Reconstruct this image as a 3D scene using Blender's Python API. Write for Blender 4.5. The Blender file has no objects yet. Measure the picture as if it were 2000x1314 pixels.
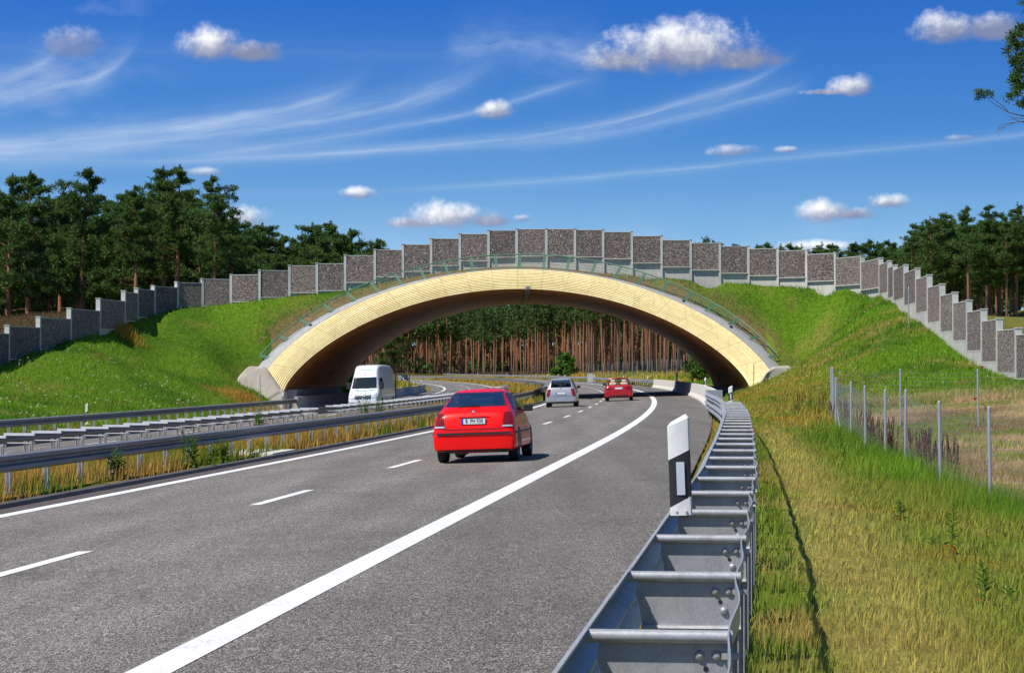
import bpy, math, random
import numpy as np
from mathutils import Vector, Matrix
from mathutils.bvhtree import BVHTree
R = math.radians
scene = bpy.context.scene
COL = scene.collection
rng = np.random.default_rng(7)
random.seed(7)

# ---------------------------------------------------------------- helpers
class MB:
    """collects vertices and faces for one mesh object"""
    def __init__(s): s.v = []; s.f = []; s.mi = []
    def add(s, vs, fs, mi=0):
        o = len(s.v); s.v.extend([tuple(map(float, p)) for p in vs])
        s.f.extend([tuple(i + o for i in f) for f in fs]); s.mi.extend([mi] * len(fs)); return s
    def box(s, c, size, mat=None, mi=0):
        x, y, z = [d / 2 for d in size]
        vs = [Vector((i * x, j * y, k * z)) for i in (-1, 1) for j in (-1, 1) for k in (-1, 1)]
        if mat is not None: vs = [mat @ p for p in vs]
        vs = [p + Vector(c) for p in vs]
        return s.add(vs, [(0, 1, 3, 2), (4, 6, 7, 5), (0, 4, 5, 1), (2, 3, 7, 6), (0, 2, 6, 4), (1, 5, 7, 3)], mi)
    def bar(s, a, b, w, h, up=(0, 0, 1), mi=0):
        a, b = Vector(a), Vector(b); d = (b - a).normalized(); up = Vector(up)
        r = d.cross(up)
        if r.length < 1e-4: r = d.cross(Vector((1, 0, 0)))
        r.normalize(); u = r.cross(d)
        vs = [p + r * (i * w / 2) + u * (j * h / 2) for p in (a, b) for i, j in ((-1, -1), (1, -1), (1, 1), (-1, 1))]
        return s.add(vs, [(3, 2, 1, 0), (4, 5, 6, 7), (0, 1, 5, 4), (1, 2, 6, 5), (2, 3, 7, 6), (3, 0, 4, 7)], mi)
    def tube(s, pts, rad, n=8, cap=True, mi=0):
        pts = [Vector(p) for p in pts]
        rad = rad if hasattr(rad, '__len__') else [rad] * len(pts)
        vs = []; fs = []
        for i, p in enumerate(pts):
            d = (pts[min(i + 1, len(pts) - 1)] - pts[max(i - 1, 0)]).normalized()
            a = Vector((0, 0, 1)) if abs(d.z) < .9 else Vector((1, 0, 0))
            r = d.cross(a).normalized(); u = r.cross(d)
            for k in range(n):
                t = 2 * math.pi * k / n
                vs.append(p + (r * math.cos(t) + u * math.sin(t)) * rad[i])
        for i in range(len(pts) - 1):
            for k in range(n):
                fs.append((i * n + k, i * n + (k + 1) % n, (i + 1) * n + (k + 1) % n, (i + 1) * n + k))
        if cap:
            fs.append(tuple(range(n))[::-1]); fs.append(tuple((len(pts) - 1) * n + k for k in range(n)))
        return s.add(vs, fs, mi)
    def grid(s, P, mi=0, flip=False, closed=False):
        P = np.asarray(P, float); n, m = P.shape[:2]; fs = []
        for i in range(n - 1):
            for j in range(m if closed else m - 1):
                k = (j + 1) % m
                q = (i * m + j, i * m + k, (i + 1) * m + k, (i + 1) * m + j)
                fs.append(q[::-1] if flip else q)
        return s.add(P.reshape(-1, 3), fs, mi)
    def prism(s, poly, d0, d1, fn, mi=0):
        n = len(poly); vs = [fn(p, d0) for p in poly] + [fn(p, d1) for p in poly]
        fs = [tuple(range(n)), tuple(range(2 * n - 1, n - 1, -1))]
        fs += [(i, n + i, n + (i + 1) % n, (i + 1) % n) for i in range(n)]
        return s.add(vs, fs, mi)
    def build(s, name, mat, parent=None, smooth=False):
        me = bpy.data.meshes.new(name); me.from_pydata(s.v, [], s.f)
        for m in (mat if isinstance(mat, (list, tuple)) else [mat]): me.materials.append(m)
        if any(s.mi): me.polygons.foreach_set('material_index', s.mi)
        if smooth:
            me.polygons.foreach_set('use_smooth', [True] * len(s.f))
            if smooth != 'all': me.set_sharp_from_angle(angle=R(40))
        me.update(); return link(name, me, parent)

def link(name, me, parent=None):
    o = bpy.data.objects.new(name, me); COL.objects.link(o)
    if parent is not None:
        o.parent = parent; par = parent; off = Vector((0, 0, 0)); local = False
        while par is not None:
            off += par.location; local = local or bool(par.get('_local')); par = par.parent
        if not local and off.length > 0: me.transform(Matrix.Translation(-off))   # written in world space: keep it there
    return o
def tag(o, label=None, cat=None, group=None, kind=None):
    if label: o['label'] = label
    if cat: o['category'] = cat
    if group: o['group'] = group
    if kind: o['kind'] = kind
    return o
def empty(name, loc=(0, 0, 0), rz=0, local=False):
    o = bpy.data.objects.new(name, None); COL.objects.link(o); o.location = loc; o.rotation_euler = (0, 0, rz)
    o.empty_display_size = .2
    if local: o['_local'] = True
    return o
def copy_tree(o, parent=None):
    c = o.copy(); COL.objects.link(c); c.parent = parent
    for ch in list(o.children): copy_tree(ch, c)
    return c
def tri_mesh(name, V, F, mat, attrs=None, parent=None, smooth=False):
    """fast numpy mesh; F is (n,3) or (n,4)"""
    V = np.asarray(V, np.float32); F = np.asarray(F, np.int32); k = F.shape[1]
    me = bpy.data.meshes.new(name); me.vertices.add(len(V)); me.vertices.foreach_set('co', V.ravel())
    me.loops.add(F.size); me.loops.foreach_set('vertex_index', F.ravel())
    me.polygons.add(len(F)); me.polygons.foreach_set('loop_start', np.arange(0, F.size, k, dtype=np.int32))
    if smooth: me.polygons.foreach_set('use_smooth', np.ones(len(F), bool))
    for an, arr in (attrs or {}).items():
        arr = np.asarray(arr, np.float32)
        if arr.ndim == 2:
            a = me.attributes.new(an, 'FLOAT_COLOR', 'POINT')
            c4 = np.ones((len(V), 4), np.float32); c4[:, :3] = arr; a.data.foreach_set('color', c4.ravel())
        else:
            a = me.attributes.new(an, 'FLOAT', 'POINT'); a.data.foreach_set('value', arr.ravel())
    for m in (mat if isinstance(mat, (list, tuple)) else [mat]): me.materials.append(m)
    me.update(calc_edges=True); me.validate()
    return link(name, me, parent)

def vnoise(x, y, s, seed=0):
    x = np.asarray(x, float) / s + seed * 17.3; y = np.asarray(y, float) / s + seed * 9.1
    xi = np.floor(x).astype(np.int64); yi = np.floor(y).astype(np.int64)
    fx = x - xi; fy = y - yi; fx = fx * fx * (3 - 2 * fx); fy = fy * fy * (3 - 2 * fy)
    def h(a, b):
        n = (a * 374761393 + b * 668265263 + seed * 1442695041) & 0x7fffffff
        n = ((n ^ (n >> 13)) * 1274126177) & 0x7fffffff
        return ((n ^ (n >> 16)) & 0xffff) / 65535.0
    return (h(xi, yi) * (1 - fx) + h(xi + 1, yi) * fx) * (1 - fy) + (h(xi, yi + 1) * (1 - fx) + h(xi + 1, yi + 1) * fx) * fy
def fbm(x, y, s, seed=0, o=3):
    t = 0; a = .5; n = 0
    for k in range(o): t = t + a * vnoise(x, y, s / 2 ** k, seed + k); n += a; a *= .55
    return t / n
def sstep(a, b, x):
    t = np.clip((np.asarray(x, float) - a) / (b - a), 0, 1); return t * t * (3 - 2 * t)

# ---------------------------------------------------------------- materials
class NT:
    def __init__(s, mat): s.t = mat.node_tree; s.n = s.t.nodes; s.l = s.t.links
    def new(s, typ, **kw):
        n = s.n.new(typ)
        for k, v in kw.items(): setattr(n, k, v)
        return n
    def put(s, sock, v):
        if isinstance(v, bpy.types.NodeSocket): s.l.new(v, sock)
        elif v is not None: sock.default_value = v
    def math(s, op, a, b=None, c=None, clamp=False):
        n = s.new('ShaderNodeMath', operation=op, use_clamp=clamp); s.put(n.inputs[0], a)
        if b is not None: s.put(n.inputs[1], b)
        if c is not None: s.put(n.inputs[2], c)
        return n.outputs[0]
    def mix(s, f, a, b, blend='MIX'):
        n = s.new('ShaderNodeMix', data_type='RGBA', blend_type=blend); s.put(n.inputs[0], f)
        for i, v in ((6, a), (7, b)):
            s.put(n.inputs[i], v if isinstance(v, bpy.types.NodeSocket) else (*v[:3], 1))
        return n.outputs[2]
    def noise(s, vec, scale, detail=4, rough=.55, typ='3D', dist=0):
        n = s.new('ShaderNodeTexNoise', noise_dimensions=typ); s.put(n.inputs['Vector'], vec)
        n.inputs['Scale'].default_value = scale; n.inputs['Detail'].default_value = detail
        n.inputs['Roughness'].default_value = rough; n.inputs['Distortion'].default_value = dist
        return n.outputs['Fac']
    def ramp(s, f, stops, interp='LINEAR'):
        n = s.new('ShaderNodeValToRGB'); e = n.color_ramp.elements; n.color_ramp.interpolation = interp
        while len(e) < len(stops): e.new(.5)
        for el, (p, c) in zip(e, stops): el.position = p; el.color = (*c, 1) if len(c) == 3 else c
        s.put(n.inputs[0], f); return n.outputs[0]
    def mrange(s, v, a, b, c=0, d=1, smooth=False):
        n = s.new('ShaderNodeMapRange', clamp=True)
        if smooth: n.interpolation_type = 'SMOOTHSTEP'
        s.put(n.inputs[0], v)
        for i, x in zip((1, 2, 3, 4), (a, b, c, d)): s.put(n.inputs[i], x)
        return n.outputs[0]
    def bump(s, h, strength=.3, dist=.02):
        n = s.new('ShaderNodeBump'); n.inputs['Strength'].default_value = strength
        n.inputs['Distance'].default_value = dist; s.put(n.inputs['Height'], h); return n.outputs[0]
    def pos(s): return s.new('ShaderNodeNewGeometry').outputs['Position']
    def obj(s): return s.new('ShaderNodeTexCoord').outputs['Object']
    def scaled(s, vec, sc):
        n = s.new('ShaderNodeMapping'); s.put(n.inputs[0], vec); n.inputs['Scale'].default_value = sc; return n.outputs[0]
    def attr(s, name):
        return s.new('ShaderNodeAttribute', attribute_name=name)
def material(name):
    m = bpy.data.materials.new(name); m.use_nodes = True; nt = NT(m); return m, nt, nt.n['Principled BSDF']
def plain(name, col, rough=.5, metal=0, var=.12, scale=6, spec=.5, coat=0, bump=0):
    m, t, b = material(name)
    f = t.noise(t.obj(), scale, 5, .6)
    c = t.mix(f, [x * (1 - var) for x in col], [min(1, x * (1 + var)) for x in col])
    t.put(b.inputs['Base Color'], c); b.inputs['Roughness'].default_value = rough
    b.inputs['Metallic'].default_value = metal; b.inputs['Specular IOR Level'].default_value = spec
    b.inputs['Coat Weight'].default_value = coat
    if coat: b.inputs['Coat Roughness'].default_value = .04
    if bump: t.put(b.inputs['Normal'], t.bump(f, bump, .01))
    return m
M = {}
def make_materials():
    # asphalt: fine grey aggregate, long lengthwise wear, darker joints
    m, t, b = material('asphalt'); p = t.pos()
    ps = t.scaled(p, (1, .36, 1)); g1 = t.noise(ps, 110, 1, .5); g2 = t.noise(ps, 42, 2, .5); w = t.noise(t.scaled(p, (1.2, .04, 1)), 1.0, 4, .55); bl = t.noise(p, .35, 4, .6)
    g3 = t.noise(ps, 15, 2, .6); v = t.math('ADD', t.math('MULTIPLY', g1, .62), t.math('ADD', t.math('MULTIPLY', g2, .26), t.math('MULTIPLY', g3, .12)))
    c = t.ramp(v, [(.36, (.042, .036, .030)), (.46, (.102, .091, .078)), (.52, (.160, .144, .125)), (.61, (.45, .41, .36))])
    sp = t.new('ShaderNodeSeparateXYZ'); t.put(sp.inputs[0], p); dd = t.math('MAXIMUM', t.math('SUBTRACT', sp.outputs[1], 50.0), 0.0)
    lat = t.math('SUBTRACT', t.math('SUBTRACT', t.math('MULTIPLY_ADD', sp.outputs[1], .105, -3.55), t.math('MULTIPLY', t.math('MULTIPLY', dd, dd), .00025)), sp.outputs[0])
    trk = None                      # polished wheel tracks in every lane
    for c0 in (.95, 2.55, 4.35, 5.95, 16.0, 17.5, 19.2, 20.8):
        e = t.mrange(t.math('ABSOLUTE', t.math('SUBTRACT', t.math('ADD', lat, t.math('MULTIPLY', t.math('SUBTRACT', bl, .5), .5)), c0)), 0, .5, 1, 0, True); trk = e if trk is None else t.math('MAXIMUM', trk, e)
    shd = t.mrange(lat, -.1, -.5, 1, .86)      # the hard shoulder is browner and less travelled
    wear = t.math('MULTIPLY', t.math('MULTIPLY', t.mrange(t.math('ADD', t.math('MULTIPLY', w, .6), t.math('MULTIPLY', bl, .4)), .35, .65, .78, 1.16), t.math('MULTIPLY_ADD', trk, .13, .95)), shd)
    c = t.mix(t.mrange(t.noise(p, .55, 4, .6), .55, .75, 0, .30), c, (.06, .055, .050))
    mul = t.new('ShaderNodeVectorMath', operation='SCALE'); t.put(mul.inputs[0], c); t.put(mul.inputs['Scale'], wear)
    crack = t.math('MULTIPLY', t.mrange(t.math('ABSOLUTE', t.math('SUBTRACT', t.noise(t.scaled(p, (.5, .022, 1)), 1.3, 3, .5, dist=.6), .5)), 0, .0035, 1, 0), t.mrange(bl, .52, .60, 0, .5))
    c = t.mix(crack, mul.outputs[0], (.035, .035, .036))
    t.put(b.inputs['Base Color'], c); b.inputs['Roughness'].default_value = .85
    b.inputs['Specular IOR Level'].default_value = .3; t.put(b.inputs['Normal'], t.bump(v, .5, .008)); M['asphalt'] = m
    # worn white paint
    m, t, b = material('road_paint'); p = t.pos()
    f = t.noise(p, 22, 5, .65); f2 = t.noise(p, 1.3, 4, .6)
    c = t.mix(t.mrange(t.math('ADD', f, t.math('MULTIPLY', f2, .45)), .52, .70), (.52, .51, .48), (.76, .755, .72)); c = t.mix(t.mrange(t.noise(p, 60, 3, .7), .60, .68, 0, .6), c, (.26, .25, .23))
    t.put(b.inputs['Base Color'], c); b.inputs['Roughness'].default_value = .7; t.put(b.inputs['Normal'], t.bump(t.noise(p, 90, 2), .3, .004)); M['paint'] = m
    # concrete
    def concrete(key, a, bcol, st=.5):
        m, t, b = material('concrete_' + key); p = t.pos()
        f = t.noise(p, 1.1, 6, .62); s = t.noise(t.scaled(p, (3, 3, .35)), 1.6, 4, .6); g = t.noise(p, 30, 3, .6)
        c = t.mix(t.mrange(f, .3, .7), a, bcol)
        c = t.mix(t.mrange(s, .52, .72, 0, st), c, [x * .62 for x in a])
        c = t.mix(t.mrange(g, .55, .75, 0, .25), c, [x * .7 for x in a])
        t.put(b.inputs['Base Color'], c); b.inputs['Roughness'].default_value = .88; t.put(b.inputs['Normal'], t.bump(g, .25, .01)); M[key] = m
    concrete('concrete', (.44, .42, .37), (.54, .52, .46)); concrete('barrier', (.56, .53, .46), (.66, .63, .55), .35)
    concrete('post_concrete', (.44, .44, .40), (.54, .535, .49), .45); concrete('kerb', (.06, .058, .056), (.12, .115, .11), .5); concrete('gutter', (.075, .058, .052), (.115, .092, .083), .5)
    concrete('footing', (.36, .32, .27), (.47, .43, .37), .6); concrete('dark_concrete', (.30, .30, .30), (.38, .38, .38), .5)
    # galvanised steel
    m, t, b = material('galvanised_steel'); p = t.pos()
    f = t.noise(p, 9, 5, .65); g = t.noise(p, 46, 3, .6)
    v = t.new('ShaderNodeTexVoronoi'); v.inputs['Scale'].default_value = 120; t.put(v.inputs['Vector'], p)
    c = t.mix(t.mrange(f, .3, .7), (.26, .265, .27), (.42, .425, .43)); c = t.mix(t.mrange(v.outputs['Distance'], .1, .7, 0, .5), c, (.50, .51, .52))
    c = t.mix(t.mrange(t.noise(t.scaled(p, (5, 5, .7)), 2.2, 4), .55, .75, 0, .5), c, (.24, .23, .22))
    t.put(b.inputs['Base Color'], c); b.inputs['Metallic'].default_value = .32
    t.put(b.inputs['Roughness'], t.mrange(g, .3, .7, .34, .55)); M['steel'] = m
    m, t, b = material('weathered_steel'); p = t.pos(); f = t.noise(p, 5, 5, .65)
    c = t.mix(t.mrange(f, .3, .7), (.20, .202, .205), (.29, .292, .295)); t.put(b.inputs['Base Color'], c)
    b.inputs['Metallic'].default_value = .25; b.inputs['Roughness'].default_value = .55; M['dark_steel'] = m
    # pale larch planks of the portal face; colour varies plank by plank
    m, t, b = material('larch_planks'); p = t.pos(); a = t.attr('tint')
    f = t.noise(t.scaled(p, (1.2, 1.2, 1.2)), 2.4, 5, .6); k = t.noise(p, 14, 3, .7)
    c = t.mix(a.outputs['Fac'], (.75, .60, .27), (.86, .73, .375)); c = t.mix(t.mrange(f, .45, .75, 0, .5), c, (.60, .43, .18))
    st = t.noise(t.scaled(p, (2.2, .4, .25)), 1.7, 4, .6); c = t.mix(t.mrange(st, .54, .74, 0, .42), c, (.50, .40, .22)); c = t.mix(t.mrange(k, .66, .74, 0, .6), c, (.34, .22, .09))
    t.put(b.inputs['Base Color'], c); b.inputs['Roughness'].default_value = .55; t.put(b.inputs['Normal'], t.bump(k, .2, .01)); M['larch'] = m
    # dark stained boards of the vault
    m, t, b = material('vault_boards'); p = t.pos()
    f = t.noise(t.scaled(p, (.25, 2.2, .25)), 1.6, 5, .65)
    f2 = t.noise(t.scaled(p, (.06, 1.0, .06)), 3.4, 2, .5); c = t.mix(t.mrange(f, .38, .62), (.42, .115, .020), (.72, .245, .045)); c = t.mix(t.mrange(f2, .5, .62, 0, .6), c, (.20, .058, .014)); t.put(b.inputs['Base Color'], c)
    b.inputs['Roughness'].default_value = .6; M['vault'] = m
    # gabion stones behind wire
    m, t, b = material('gabion_stone'); p = t.pos()
    v = t.new('ShaderNodeTexVoronoi'); v.inputs['Scale'].default_value = 10; t.put(v.inputs['Vector'], p)
    v2 = t.new('ShaderNodeTexVoronoi', feature='DISTANCE_TO_EDGE'); v2.inputs['Scale'].default_value = 10; t.put(v2.inputs['Vector'], p)
    sp = t.new('ShaderNodeSeparateColor'); t.put(sp.inputs[0], v.outputs['Color'])
    c = t.ramp(sp.outputs[0], [(0, (.075, .066, .060)), (.35, (.18, .15, .13)), (.6, (.27, .205, .165)), (.8, (.32, .275, .24)), (1, (.43, .385, .345))])
    big = t.noise(p, .45, 3, .6); c = t.mix(t.mrange(big, .4, .65, 0, .4), c, (.26, .20, .18))
    c = t.mix(t.mrange(v2.outputs['Distance'], 0, .05, .75, 0), c, (.03, .028, .027)); rn = t.new('ShaderNodeObjectInfo').outputs['Random']
    sc = t.new('ShaderNodeVectorMath', operation='SCALE'); t.put(sc.inputs[0], c); t.put(sc.inputs['Scale'], t.math('MULTIPLY_ADD', rn, .42, .80)); c = t.mix(t.math('MULTIPLY', rn, .22), sc.outputs[0], (.25, .19, .16))
    t.put(b.inputs['Base Color'], c); b.inputs['Roughness'].default_value = .85
    t.put(b.inputs['Normal'], t.bump(t.mrange(v2.outputs['Distance'], 0, .25), .9, .06)); M['gabion'] = m
    # ground and grass blades: albedo comes from the painted cover map (species and bare soil), fine noise on top
    m, t, b = material('soil_and_turf'); p = t.pos(); a = t.attr('cover')
    f = t.noise(p, 3.2, 6, .68); g = t.noise(p, 28, 3, .6)
    mul = t.new('ShaderNodeVectorMath', operation='SCALE'); t.put(mul.inputs[0], a.outputs['Color'])
    t.put(mul.inputs['Scale'], t.math('MULTIPLY', t.mrange(f, .3, .7, .46, .95), t.mrange(g, .3, .7, .72, 1.25)))
    t.put(b.inputs['Base Color'], mul.outputs[0]); b.inputs['Roughness'].default_value = .95; b.inputs['Specular IOR Level'].default_value = .1
    t.put(b.inputs['Normal'], t.bump(t.math('ADD', f, g), .8, .08)); M['ground'] = m
    def leafy(key, colfn, trans=.35, rough=.6):
        m = bpy.data.materials.new(key); m.use_nodes = True; t = NT(m); t.n.clear()
        out = t.new('ShaderNodeOutputMaterial'); c = colfn(t)
        d = t.new('ShaderNodeBsdfPrincipled'); d.inputs['Roughness'].default_value = rough; d.inputs['Specular IOR Level'].default_value = .12
        tr = t.new('ShaderNodeBsdfTranslucent'); mx = t.new('ShaderNodeMixShader'); mx.inputs[0].default_value = trans
        t.put(d.inputs['Base Color'], c); t.put(tr.inputs[0], c); t.l.new(d.outputs[0], mx.inputs[1]); t.l.new(tr.outputs[0], mx.inputs[2])
        t.l.new(mx.outputs[0], out.inputs[0]); M[key] = m
    leafy('blades', lambda t: t.attr('cover').outputs['Color'], .35)
    def needle(a, bb, yl):
        def fn(t):
            f = t.noise(t.pos(), .9, 4, .7); rn = t.new('ShaderNodeObjectInfo').outputs['Random']
            c = t.mix(t.mrange(f, .35, .65), a, bb); return t.mix(t.math('MULTIPLY', rn, .45), c, yl)
        return fn
    leafy('needles', needle((.034, .072, .018), (.095, .16, .030), (.095, .17, .040)), .22, .55)
    leafy('far_needles', needle((.036, .075, .022), (.075, .135, .032), (.085, .13, .03)), .2, .6)
    leafy('leaf', needle((.060, .130, .020), (.110, .230, .035), (.10, .19, .03)), .35)
    leafy('red_leaf', lambda t: t.mix(t.noise(t.pos(), 20, 2), (.35, .05, .02), (.45, .12, .03)), .3)
    leafy('sorrel', lambda t: t.mix(t.noise(t.pos(), 9, 2), (.075, .028, .018), (.15, .055, .03)), .15)
    leafy('petal_white', lambda t: t.mix(t.noise(t.pos(), 9, 2), (.60, .62, .5), (.8, .8, .7)), .3)
    leafy('petal_red', lambda t: t.mix(t.noise(t.pos(), 9, 2), (.62, .05, .01), (.75, .09, .02)), .3)
    # pine bark: grey and furrowed low down, orange flaking above
    m, t, b = material('pine_bark'); p = t.obj(); sx = t.new('ShaderNodeSeparateXYZ'); t.put(sx.inputs[0], p)
    f = t.noise(t.scaled(p, (7, 7, 1.2)), 1.2, 5, .65)
    hgt = t.mrange(t.math('ADD', sx.outputs[2], t.math('MULTIPLY', f, 3.0)), 2.5, 8.0)
    lo = t.mix(t.mrange(f, .35, .65), (.07, .048, .036), (.17, .12, .09)); hi = t.mix(t.mrange(f, .35, .65), (.22, .088, .038), (.40, .175, .082))
    c = t.mix(hgt, lo, hi); rn = t.new('ShaderNodeObjectInfo').outputs['Random']
    c = t.mix(t.math('MULTIPLY', t.math('POWER', rn, 1.4), .85), c, (.12, .082, .06)); t.put(b.inputs['Base Color'], c); b.inputs['Roughness'].default_value = .9
    t.put(b.inputs['Normal'], t.bump(f, .6, .04)); M['bark'] = m
    P = plain
    M['green_paint'] = P('green_paint', (.085, .20, .115), .45, .1, .15, 3)
    M['white_plastic'] = P('white_plastic', (.74, .735, .70), .5, 0, .14, 16); M['black_plastic'] = P('black_plastic', (.018, .018, .02), .5, 0, .2)
    M['reflector'] = P('reflector', (.62, .64, .70), .25, .2, .1, 60); M['rubber'] = P('rubber', (.016, .016, .017), .8, 0, .2)
    m = bpy.data.materials.new('window_glass'); m.use_nodes = True; t = NT(m); t.n.clear(); out = t.new('ShaderNodeOutputMaterial'); tr = t.new('ShaderNodeBsdfTransparent'); tr.inputs[0].default_value = (.34, .39, .39, 1)
    gl = t.new('ShaderNodeBsdfGlossy'); gl.inputs['Roughness'].default_value = .03; gl.inputs[0].default_value = (.9, .95, 1, 1); fr = t.new('ShaderNodeFresnel'); fr.inputs[0].default_value = 1.5; mx = t.new('ShaderNodeMixShader'); t.put(mx.inputs[0], t.math('MULTIPLY', fr.outputs[0], .40)); t.l.new(tr.outputs[0], mx.inputs[1]); t.l.new(gl.outputs[0], mx.inputs[2]); t.l.new(mx.outputs[0], out.inputs[0]); M['see_glass'] = m
    M['rim'] = P('alloy_rim', (.45, .46, .48), .3, .8, .1); M['glass'] = P('tinted_glass', (.016, .022, .026), .06, 0, .2, 2, .7)
    M['red_paint'] = P('red_paint', (.84, .004, .002), .36, 0, .06, 2, .2, .3); M['wine_paint'] = P('wine_paint', (.46, .006, .010), .3, .1, .06, 2, .4, .5)
    M['silver_paint'] = P('silver_paint', (.43, .43, .45), .34, .45, .05, 2, .5, .6); M['white_paint'] = P('white_paint', (.78, .79, .81), .3, 0, .03, 2, .5, .6)
    M['blue_paint'] = P('dark_blue_paint', (.025, .035, .06), .3, .3, .1, 2, .5, .6); M['tail_red'] = P('tail_red', (.20, .008, .010), .15, 0, .1, 30, .6)
    M['lamp_clear'] = P('lamp_clear', (.60, .62, .66), .15, .3, .1, 12); M['plate_white'] = P('plate_white', (.78, .78, .76), .45, 0, .03)
    M['plate_blue'] = P('plate_blue', (.02, .08, .45), .4); M['chrome'] = P('chrome', (.6, .6, .62), .15, 1, .05); M['cream'] = P('cream_leather', (.66, .58, .44), .6, 0, .08)
    M['emblem_blue'] = P('emblem_blue', (.05, .16, .5), .3); M['cyan_film'] = P('cyan_film', (.12, .52, .60), .4); M['grey_film'] = P('grey_film', (.38, .42, .45), .4)
    M['skirt'] = P('grey_trim', (.05, .05, .055), .6); M['wire'] = P('zinc_wire', (.34, .36, .37), .5, .5); M['soilmat'] = P('erosion_mat', (.20, .135, .07), .95, 0, .35, 2)
    M['zinc_post'] = P('zinc_post', (.70, .71, .72), .5, .1)
    M['dead_wood'] = P('dead_wood', (.105, .08, .062), .9, 0, .3, 4)
    M['pole'] = P('grey_pole', (.42, .43, .44), .45, .4); M['cabinet'] = P('cabinet_grey', (.50, .52, .52), .5)
make_materials()

# ---------------------------------------------------------------- road alignment
HC = 1.70; F = 4250.0; YH = 726.0; TILT = .034
def xr(Y):
    Y = np.asarray(Y, float); d = np.maximum(Y - 50, 0)
    return -3.55 + .105 * Y - .00025 * d * d
def slope(Y): return .105 - .0005 * max(Y - 50, 0)
def prof(Y): return 2.2e-6 * np.maximum(np.asarray(Y, float) - 230, 0) ** 2
def rz(lat, Y): return -TILT * (np.asarray(lat, float) + 3) + prof(Y)
def rp(lat, Y, z=0): return Vector((float(xr(Y)) - lat, float(Y), float(rz(lat, Y)) + z))
def pw(px, py, Y): return ((px - 1000) / F * Y, Y, HC + (YH - py) / F * Y)
def sweep(mb, prof_pts, Ys, lat0, closed=False, mi=0, zref=None, latfn=None, flip=False):
    P = [[(float(xr(Y)) - (lat0 if latfn is None else latfn(Y)) - dl, Y, float(rz(lat0 if zref is None else zref, Y)) + z) for dl, z in prof_pts] for Y in Ys]
    mb.grid(P, mi, flip, closed)
    if closed:
        n = len(prof_pts); o = len(mb.v) - n * len(Ys)
        mb.f += [tuple(o + i for i in range(n)), tuple(o + (len(Ys) - 1) * n + i for i in range(n))[::-1]]; mb.mi += [mi, mi]
    return mb
# ---------------------------------------------------------------- gabion wall plan: (px, panel top y, base y, distance)
WALL = [(-150, 680, 760, 116), (-95, 664, 742, 121), (-40, 650, 726, 126), (14, 638, 708, 131), (75, 621, 686, 135.5), (135, 604, 664, 139.5), (192, 585, 653, 144.5),
        (241, 570, 633, 149), (266, 565, 624, 153), (299, 560, 616, 156), (345, 552.5, 605, 158.5), (395, 546, 600, 159.5), (451, 538, 594, 160), (507, 529, 588, 159.5), (565, 520, 580, 160),
        (619, 516, 575, 160), (674, 500, 569, 160), (732, 489, 557, 160), (787, 478.5, 545, 160), (842, 467, 535, 160), (898, 458, 527, 160), (954, 451, 523, 160),
        (1009, 448.5, 521, 160), (1067, 448.5, 523, 160), (1123, 450, 528, 160), (1178, 454, 534, 160), (1234, 462, 540, 160), (1292, 470, 546, 160), (1349, 476, 551, 160),
        (1406, 482, 555, 160), (1462, 487, 557, 160), (1520, 491, 560, 159.5), (1577, 498, 565, 158.5), (1634, 506, 571, 156.5), (1685, 513, 578, 153), (1721, 519, 583, 148),
        (1738, 525, 590, 143), (1749, 529, 596, 139.5), (1770, 535, 613, 133), (1793, 547, 628, 127), (1816, 563, 644, 122), (1841, 579, 663, 118), (1866, 594, 684, 114), (1893, 611, 703, 110),
        (1922, 629, 720, 106), (1952, 647, 731, 102), (1989, 655, 742, 98), (2035, 664, 752, 94), (2085, 676, 764, 90), (2140, 688, 777, 86), (2200, 701, 791, 82)]
WX = [pw(a, c, d) for a, b, c, d in WALL]           # base points
WTOP = [pw(a, b, d)[2] for a, b, c, d in WALL]
# ---------------------------------------------------------------- arch curve
AX, AY, ASL, A_HALF, A_Z0, A_H, A_LEN, LEAN = .34, 150.0, .03, 16.05, .45, 7.17, 40.0, 6.0
def arch_curve(off, n=241):
    ph = np.linspace(-math.pi / 2, math.pi / 2, 1601); u = np.sin(ph)
    x = A_HALF * u; z = A_Z0 + A_H * np.maximum(1 - u * u, 0) ** .7
    dx = np.gradient(x); dz = np.gradient(z); L = np.hypot(dx, dz); nx, nz = -dz / L, dx / L
    o = off(np.clip((z - A_Z0) / A_H, 0, 1)) if callable(off) else off
    x = x + nx * o; z = z + nz * o
    s = np.concatenate([[0], np.cumsum(np.hypot(np.diff(x), np.diff(z)))]); q = np.linspace(0, s[-1], n)
    return np.interp(q, s, x), np.interp(q, s, z), s[-1]
def lean(z): return LEAN * (np.asarray(z) - A_Z0) / A_H
def apt(x, z, d):           # portal frame -> world
    return (AX + x + ASL * d, AY + d - ASL * x, z)
TH = lambda f, q=1.0: q * (1.50 + .36 * (1 - f))
RIM = lambda zf: TH(zf) + .02 + .80 * (1 - zf) ** .8
RX, RZ, _ = arch_curve(RIM, 401)
HALF_OUT = float(RX.max())

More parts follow.
